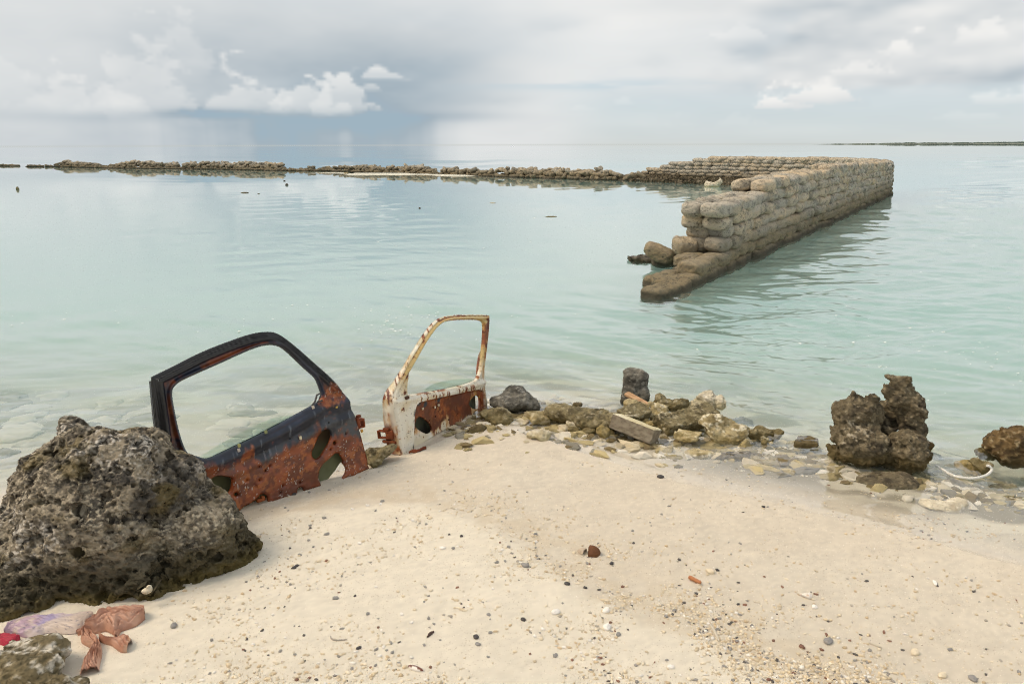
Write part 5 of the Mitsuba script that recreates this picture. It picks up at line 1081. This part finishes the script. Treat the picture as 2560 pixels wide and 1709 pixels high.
p = ground(1037, 1668); sv, sf = tube(p + [-.02, 0, .006] + np.array([1, -.45, 0.]) * np.linspace(0, .05, 20)[:, None], .009 * np.sin(np.linspace(.25, 3.0, 20)) ** .7 + .001, 10); put(thing('cone_shell', 'white shell with dark brown slit near the bottom middle of the photo', 'shell'), (sv, sf), 'shell_surface', True, lerp((.78, .74, .68), (.16, .06, .04), ((sv[:, 2] - p[2] > .006) & (np.abs(sv @ np.array([.45, 1, 0]) - (p @ np.array([.45, 1, 0])) + .012) < .0035)).astype(float)))
for L, lab, r in (([(826, 1588), (830, 1596), (845, 1599), (868, 1597)], 'thin curved grey twig near the bottom left of the open sand', .0022), ([(1068, 1591), (1076, 1583), (1085, 1577)], 'short dark forked seaweed scrap on the dry sand', .004), ([(2172, 1605), (2190, 1612), (2206, 1618)], 'thin pale stick on wet sand at the lower right', .003), ([(1773, 1556), (1785, 1575), (1798, 1602)], 'pale feather-like strip on the gravel', .004)):
    q = spline([ground(u, v, .003) for u, v in L], 8); sv, sf = tube(q, r * (.5 + np.sin(np.linspace(.2, 3, len(q)))), 8)
    put(thing('twig', lab, 'twig'), (sv, sf), 'shell_surface', True, np.tile({'d': (.07, .04, .03)}.get('d') if 'dark' in lab else (.52, .47, .38) if 'pale' in lab else (.34, .30, .25), (len(sv), 1)))
# fine gravel: beyond counting
ico = trimesh.creation.icosphere(subdivisions=0); N1 = 14000
U_, V_ = rgp.uniform(250, 2560, N1 * 6), 1130 + 640 * rgp.random(N1 * 6) ** .9
pts = np.array([ray(u, v) for u, v in zip(U_, V_)]); pts = C0 + pts * ((.06 - EYE) / pts[:, 2])[:, None]
P = pts[:, :2]; d = seg_dist(P, DRY); ins = in_poly(P, DRYP); sg = np.where(ins, d, -d); sw = terrain(P[:, 0], P[:, 1])[1]
clump = nfbm(np.c_[P * 4, P[:, :1] * 0], 4, 41)
pr_ = np.where(ins, .16 * ss(300, 620, U_), .06) + .62 * np.exp(-((sg + .09) / .2) ** 2) * ss(1080, 1330, V_) * ss(1000, 1250, U_) + .16 * np.exp(-((sw + .25) / .3) ** 2); pr_ *= ss(.30, .66, clump) ** 1.4 * 1.6
kp = rgp.random(N1 * 6) < np.clip(pr_, 0, 1); P = P[kp]; P = P[rgp.permutation(len(P))][:N1]
zt = terrain(P[:, 0], P[:, 1])[0]; n = len(P)
size = .0016 + .0070 * rgp.random(n) ** 3.4
base = ico.vertices[None] * (1 + .5 * (rgp.random((n, 12, 1)) - .5)) * size[:, None, None] * rgp.uniform([.8, .6, .35], [1.5, 1.0, .8], (n, 3))[:, None]
an = rgp.uniform(0, 6.28, n); c_, s_n = np.cos(an), np.sin(an)
W = np.stack([base[..., 0] * c_[:, None] - base[..., 1] * s_n[:, None], base[..., 0] * s_n[:, None] + base[..., 1] * c_[:, None], base[..., 2]], -1) + np.stack([P[:, 0], P[:, 1], zt + size * .25], 1)[:, None]
cols = np.array([(.62, .52, .36), (.70, .62, .48), (.56, .44, .28), (.74, .71, .65), (.28, .26, .24), (.09, .08, .075), (.22, .11, .07), (.40, .36, .30)])
ci = rgp.choice(8, n, p=[.34, .28, .16, .09, .05, .035, .02, .025]); cc = np.repeat(cols[ci] * rgp.uniform(.85, 1.1, (n, 1)), 12, 0)
put('gravel', (W.reshape(-1, 3), (ico.faces[None] + np.arange(n)[:, None, None] * 12).reshape(-1, 3)), 'shell_surface', True, np.clip(cc, 0, 1)); tag('gravel', 'fine shell and coral gravel strewn over the beach', kind='stuff')
# coral rubble along the rock line, under the shallow water
N2 = 2800; u2, v2 = rgp.uniform(1120, 2620, N2), 0
line = np.interp(u2, [1120, 1250, 1500, 1800, 2100, 2350, 2620], [1060, 1040, 1075, 1105, 1150, 1190, 1230]); v2 = line + rgp.normal(0, 30, N2)
pts = np.array([ray(u, v) for u, v in zip(u2, v2)]); pts = C0 + pts * ((-.03 - EYE) / pts[:, 2])[:, None]; P = pts[:, :2]; zt = terrain(P[:, 0], P[:, 1])[0]
size = .008 + .050 * rgp.random(N2) ** 3
i1 = trimesh.creation.icosphere(subdivisions=0); nv = len(i1.vertices)
base = i1.vertices[None] * (1 + 1.0 * (rgp.random((N2, nv, 1)) - .5)) * size[:, None, None] * rgp.uniform([.8, .6, .22], [1.7, 1.1, .5], (N2, 3))[:, None]
an = rgp.uniform(0, 6.28, N2); c_, s_n = np.cos(an), np.sin(an)
W = np.stack([base[..., 0] * c_[:, None] - base[..., 1] * s_n[:, None], base[..., 0] * s_n[:, None] + base[..., 1] * c_[:, None], base[..., 2]], -1) + np.stack([P[:, 0], P[:, 1], zt + size * .1], 1)[:, None]
cols = np.array([(.60, .52, .36), (.68, .63, .52), (.33, .27, .14), (.20, .15, .07), (.46, .38, .20), (.26, .24, .19)])
cc = np.repeat(cols[rgp.choice(6, N2, p=[.2, .14, .2, .16, .16, .14])] * rgp.uniform(.8, 1.1, (N2, 1)), nv, 0)
put('coral_rubble', (W.reshape(-1, 3), (i1.faces[None] + np.arange(N2)[:, None, None] * nv).reshape(-1, 3)), 'rock_surface', False, np.clip(cc, 0, 1)); tag('coral_rubble', 'small coral rubble under the shallow water along the rocks', kind='stuff')

# ------------------------------------------------------------------ foam flecks and drift on the water
fl = []; rgf = np.random.default_rng(17)
hexa = trimesh.creation.icosphere(subdivisions=1)
def fleck(u, v, r):
    p = G(u, v, .004); kk = depth(p) / FOC * r
    fl.append((hexa.vertices * (1 + .7 * (rgf.random((len(hexa.vertices), 1)) - .5)) * [kk * rgf.uniform(.7, 1.6), kk * rgf.uniform(1, 2.0), min(.003, kk * .3)] + p, hexa.faces))
for i in range(240):
    b = rgf.random()
    if b < .25: u, v = rgf.normal(1010, 60), rgf.normal(815, 22)
    elif b < .5: u, v = rgf.normal(2350, 160), rgf.normal(900, 45)
    elif b < .7: u, v = rgf.uniform(0, 1300), rgf.normal(790, 25)
    else: u, v = rgf.uniform(900, 2400), rgf.uniform(520, 900)
    if 1600 < u < 2240 and v < 760: continue
    fleck(u, v, rgf.uniform(.8, 2.6))
V, F = join(fl); put('foam', (V, F), 'shell_surface', True, np.tile((.80, .79, .75), (len(V), 1))); tag('foam', 'white foam flecks drifting on the lagoon surface', kind='stuff')
for i, (u, v, r, hgt, lab, st) in enumerate(((44, 474, 4, 5, 'small weedy stake top sticking out of the lagoon at the far left', 'olive'), (717, 463, 4, 3, 'small dark floating object in the lagoon below the sand bar', 'dark'), (711, 453, 3, 1.5, 'dark drift speck just above the floating object', 'dark'), (612, 482, 10, 1.2, 'thin brown drift line floating on the lagoon', 'brown'), (647, 485, 3, 1.2, 'dark speck right of the thin brown drift line', 'dark'), (1049, 521, 2.5, 2, 'dark speck floating alone in the middle of the lagoon', 'dark'), (1232, 508, 8, 1, 'yellowish drift strip in the middle of the lagoon', 'yellow'), (1378, 542, 14, 1.2, 'long dark drift strip left of the wall', 'olive'), (866, 434, 6, 2.5, 'small tan stone on the pale sand bar', 'yellow'))):
    p = G(u, v, .0); kk = depth(p) / FOC
    W = trimesh.creation.icosphere(subdivisions=2); Wv = W.vertices * (1 + .5 * (nfbm(W.vertices * 2 + i, 2, i) - .5))[:, None] * [r * kk, max(r * kk * .8, .04), hgt * kk] + p + [0, 0, hgt * kk * .4]
    put(thing('driftwood' if i in (3, 6, 7) else 'stone' if i == 8 else 'float', lab, 'drift' if i in (3, 6, 7) else 'stone' if i == 8 else 'float'), (Wv, W.faces), 'rock_surface', True, rock_colour(Wv, st, 400 + i, tide=-1))
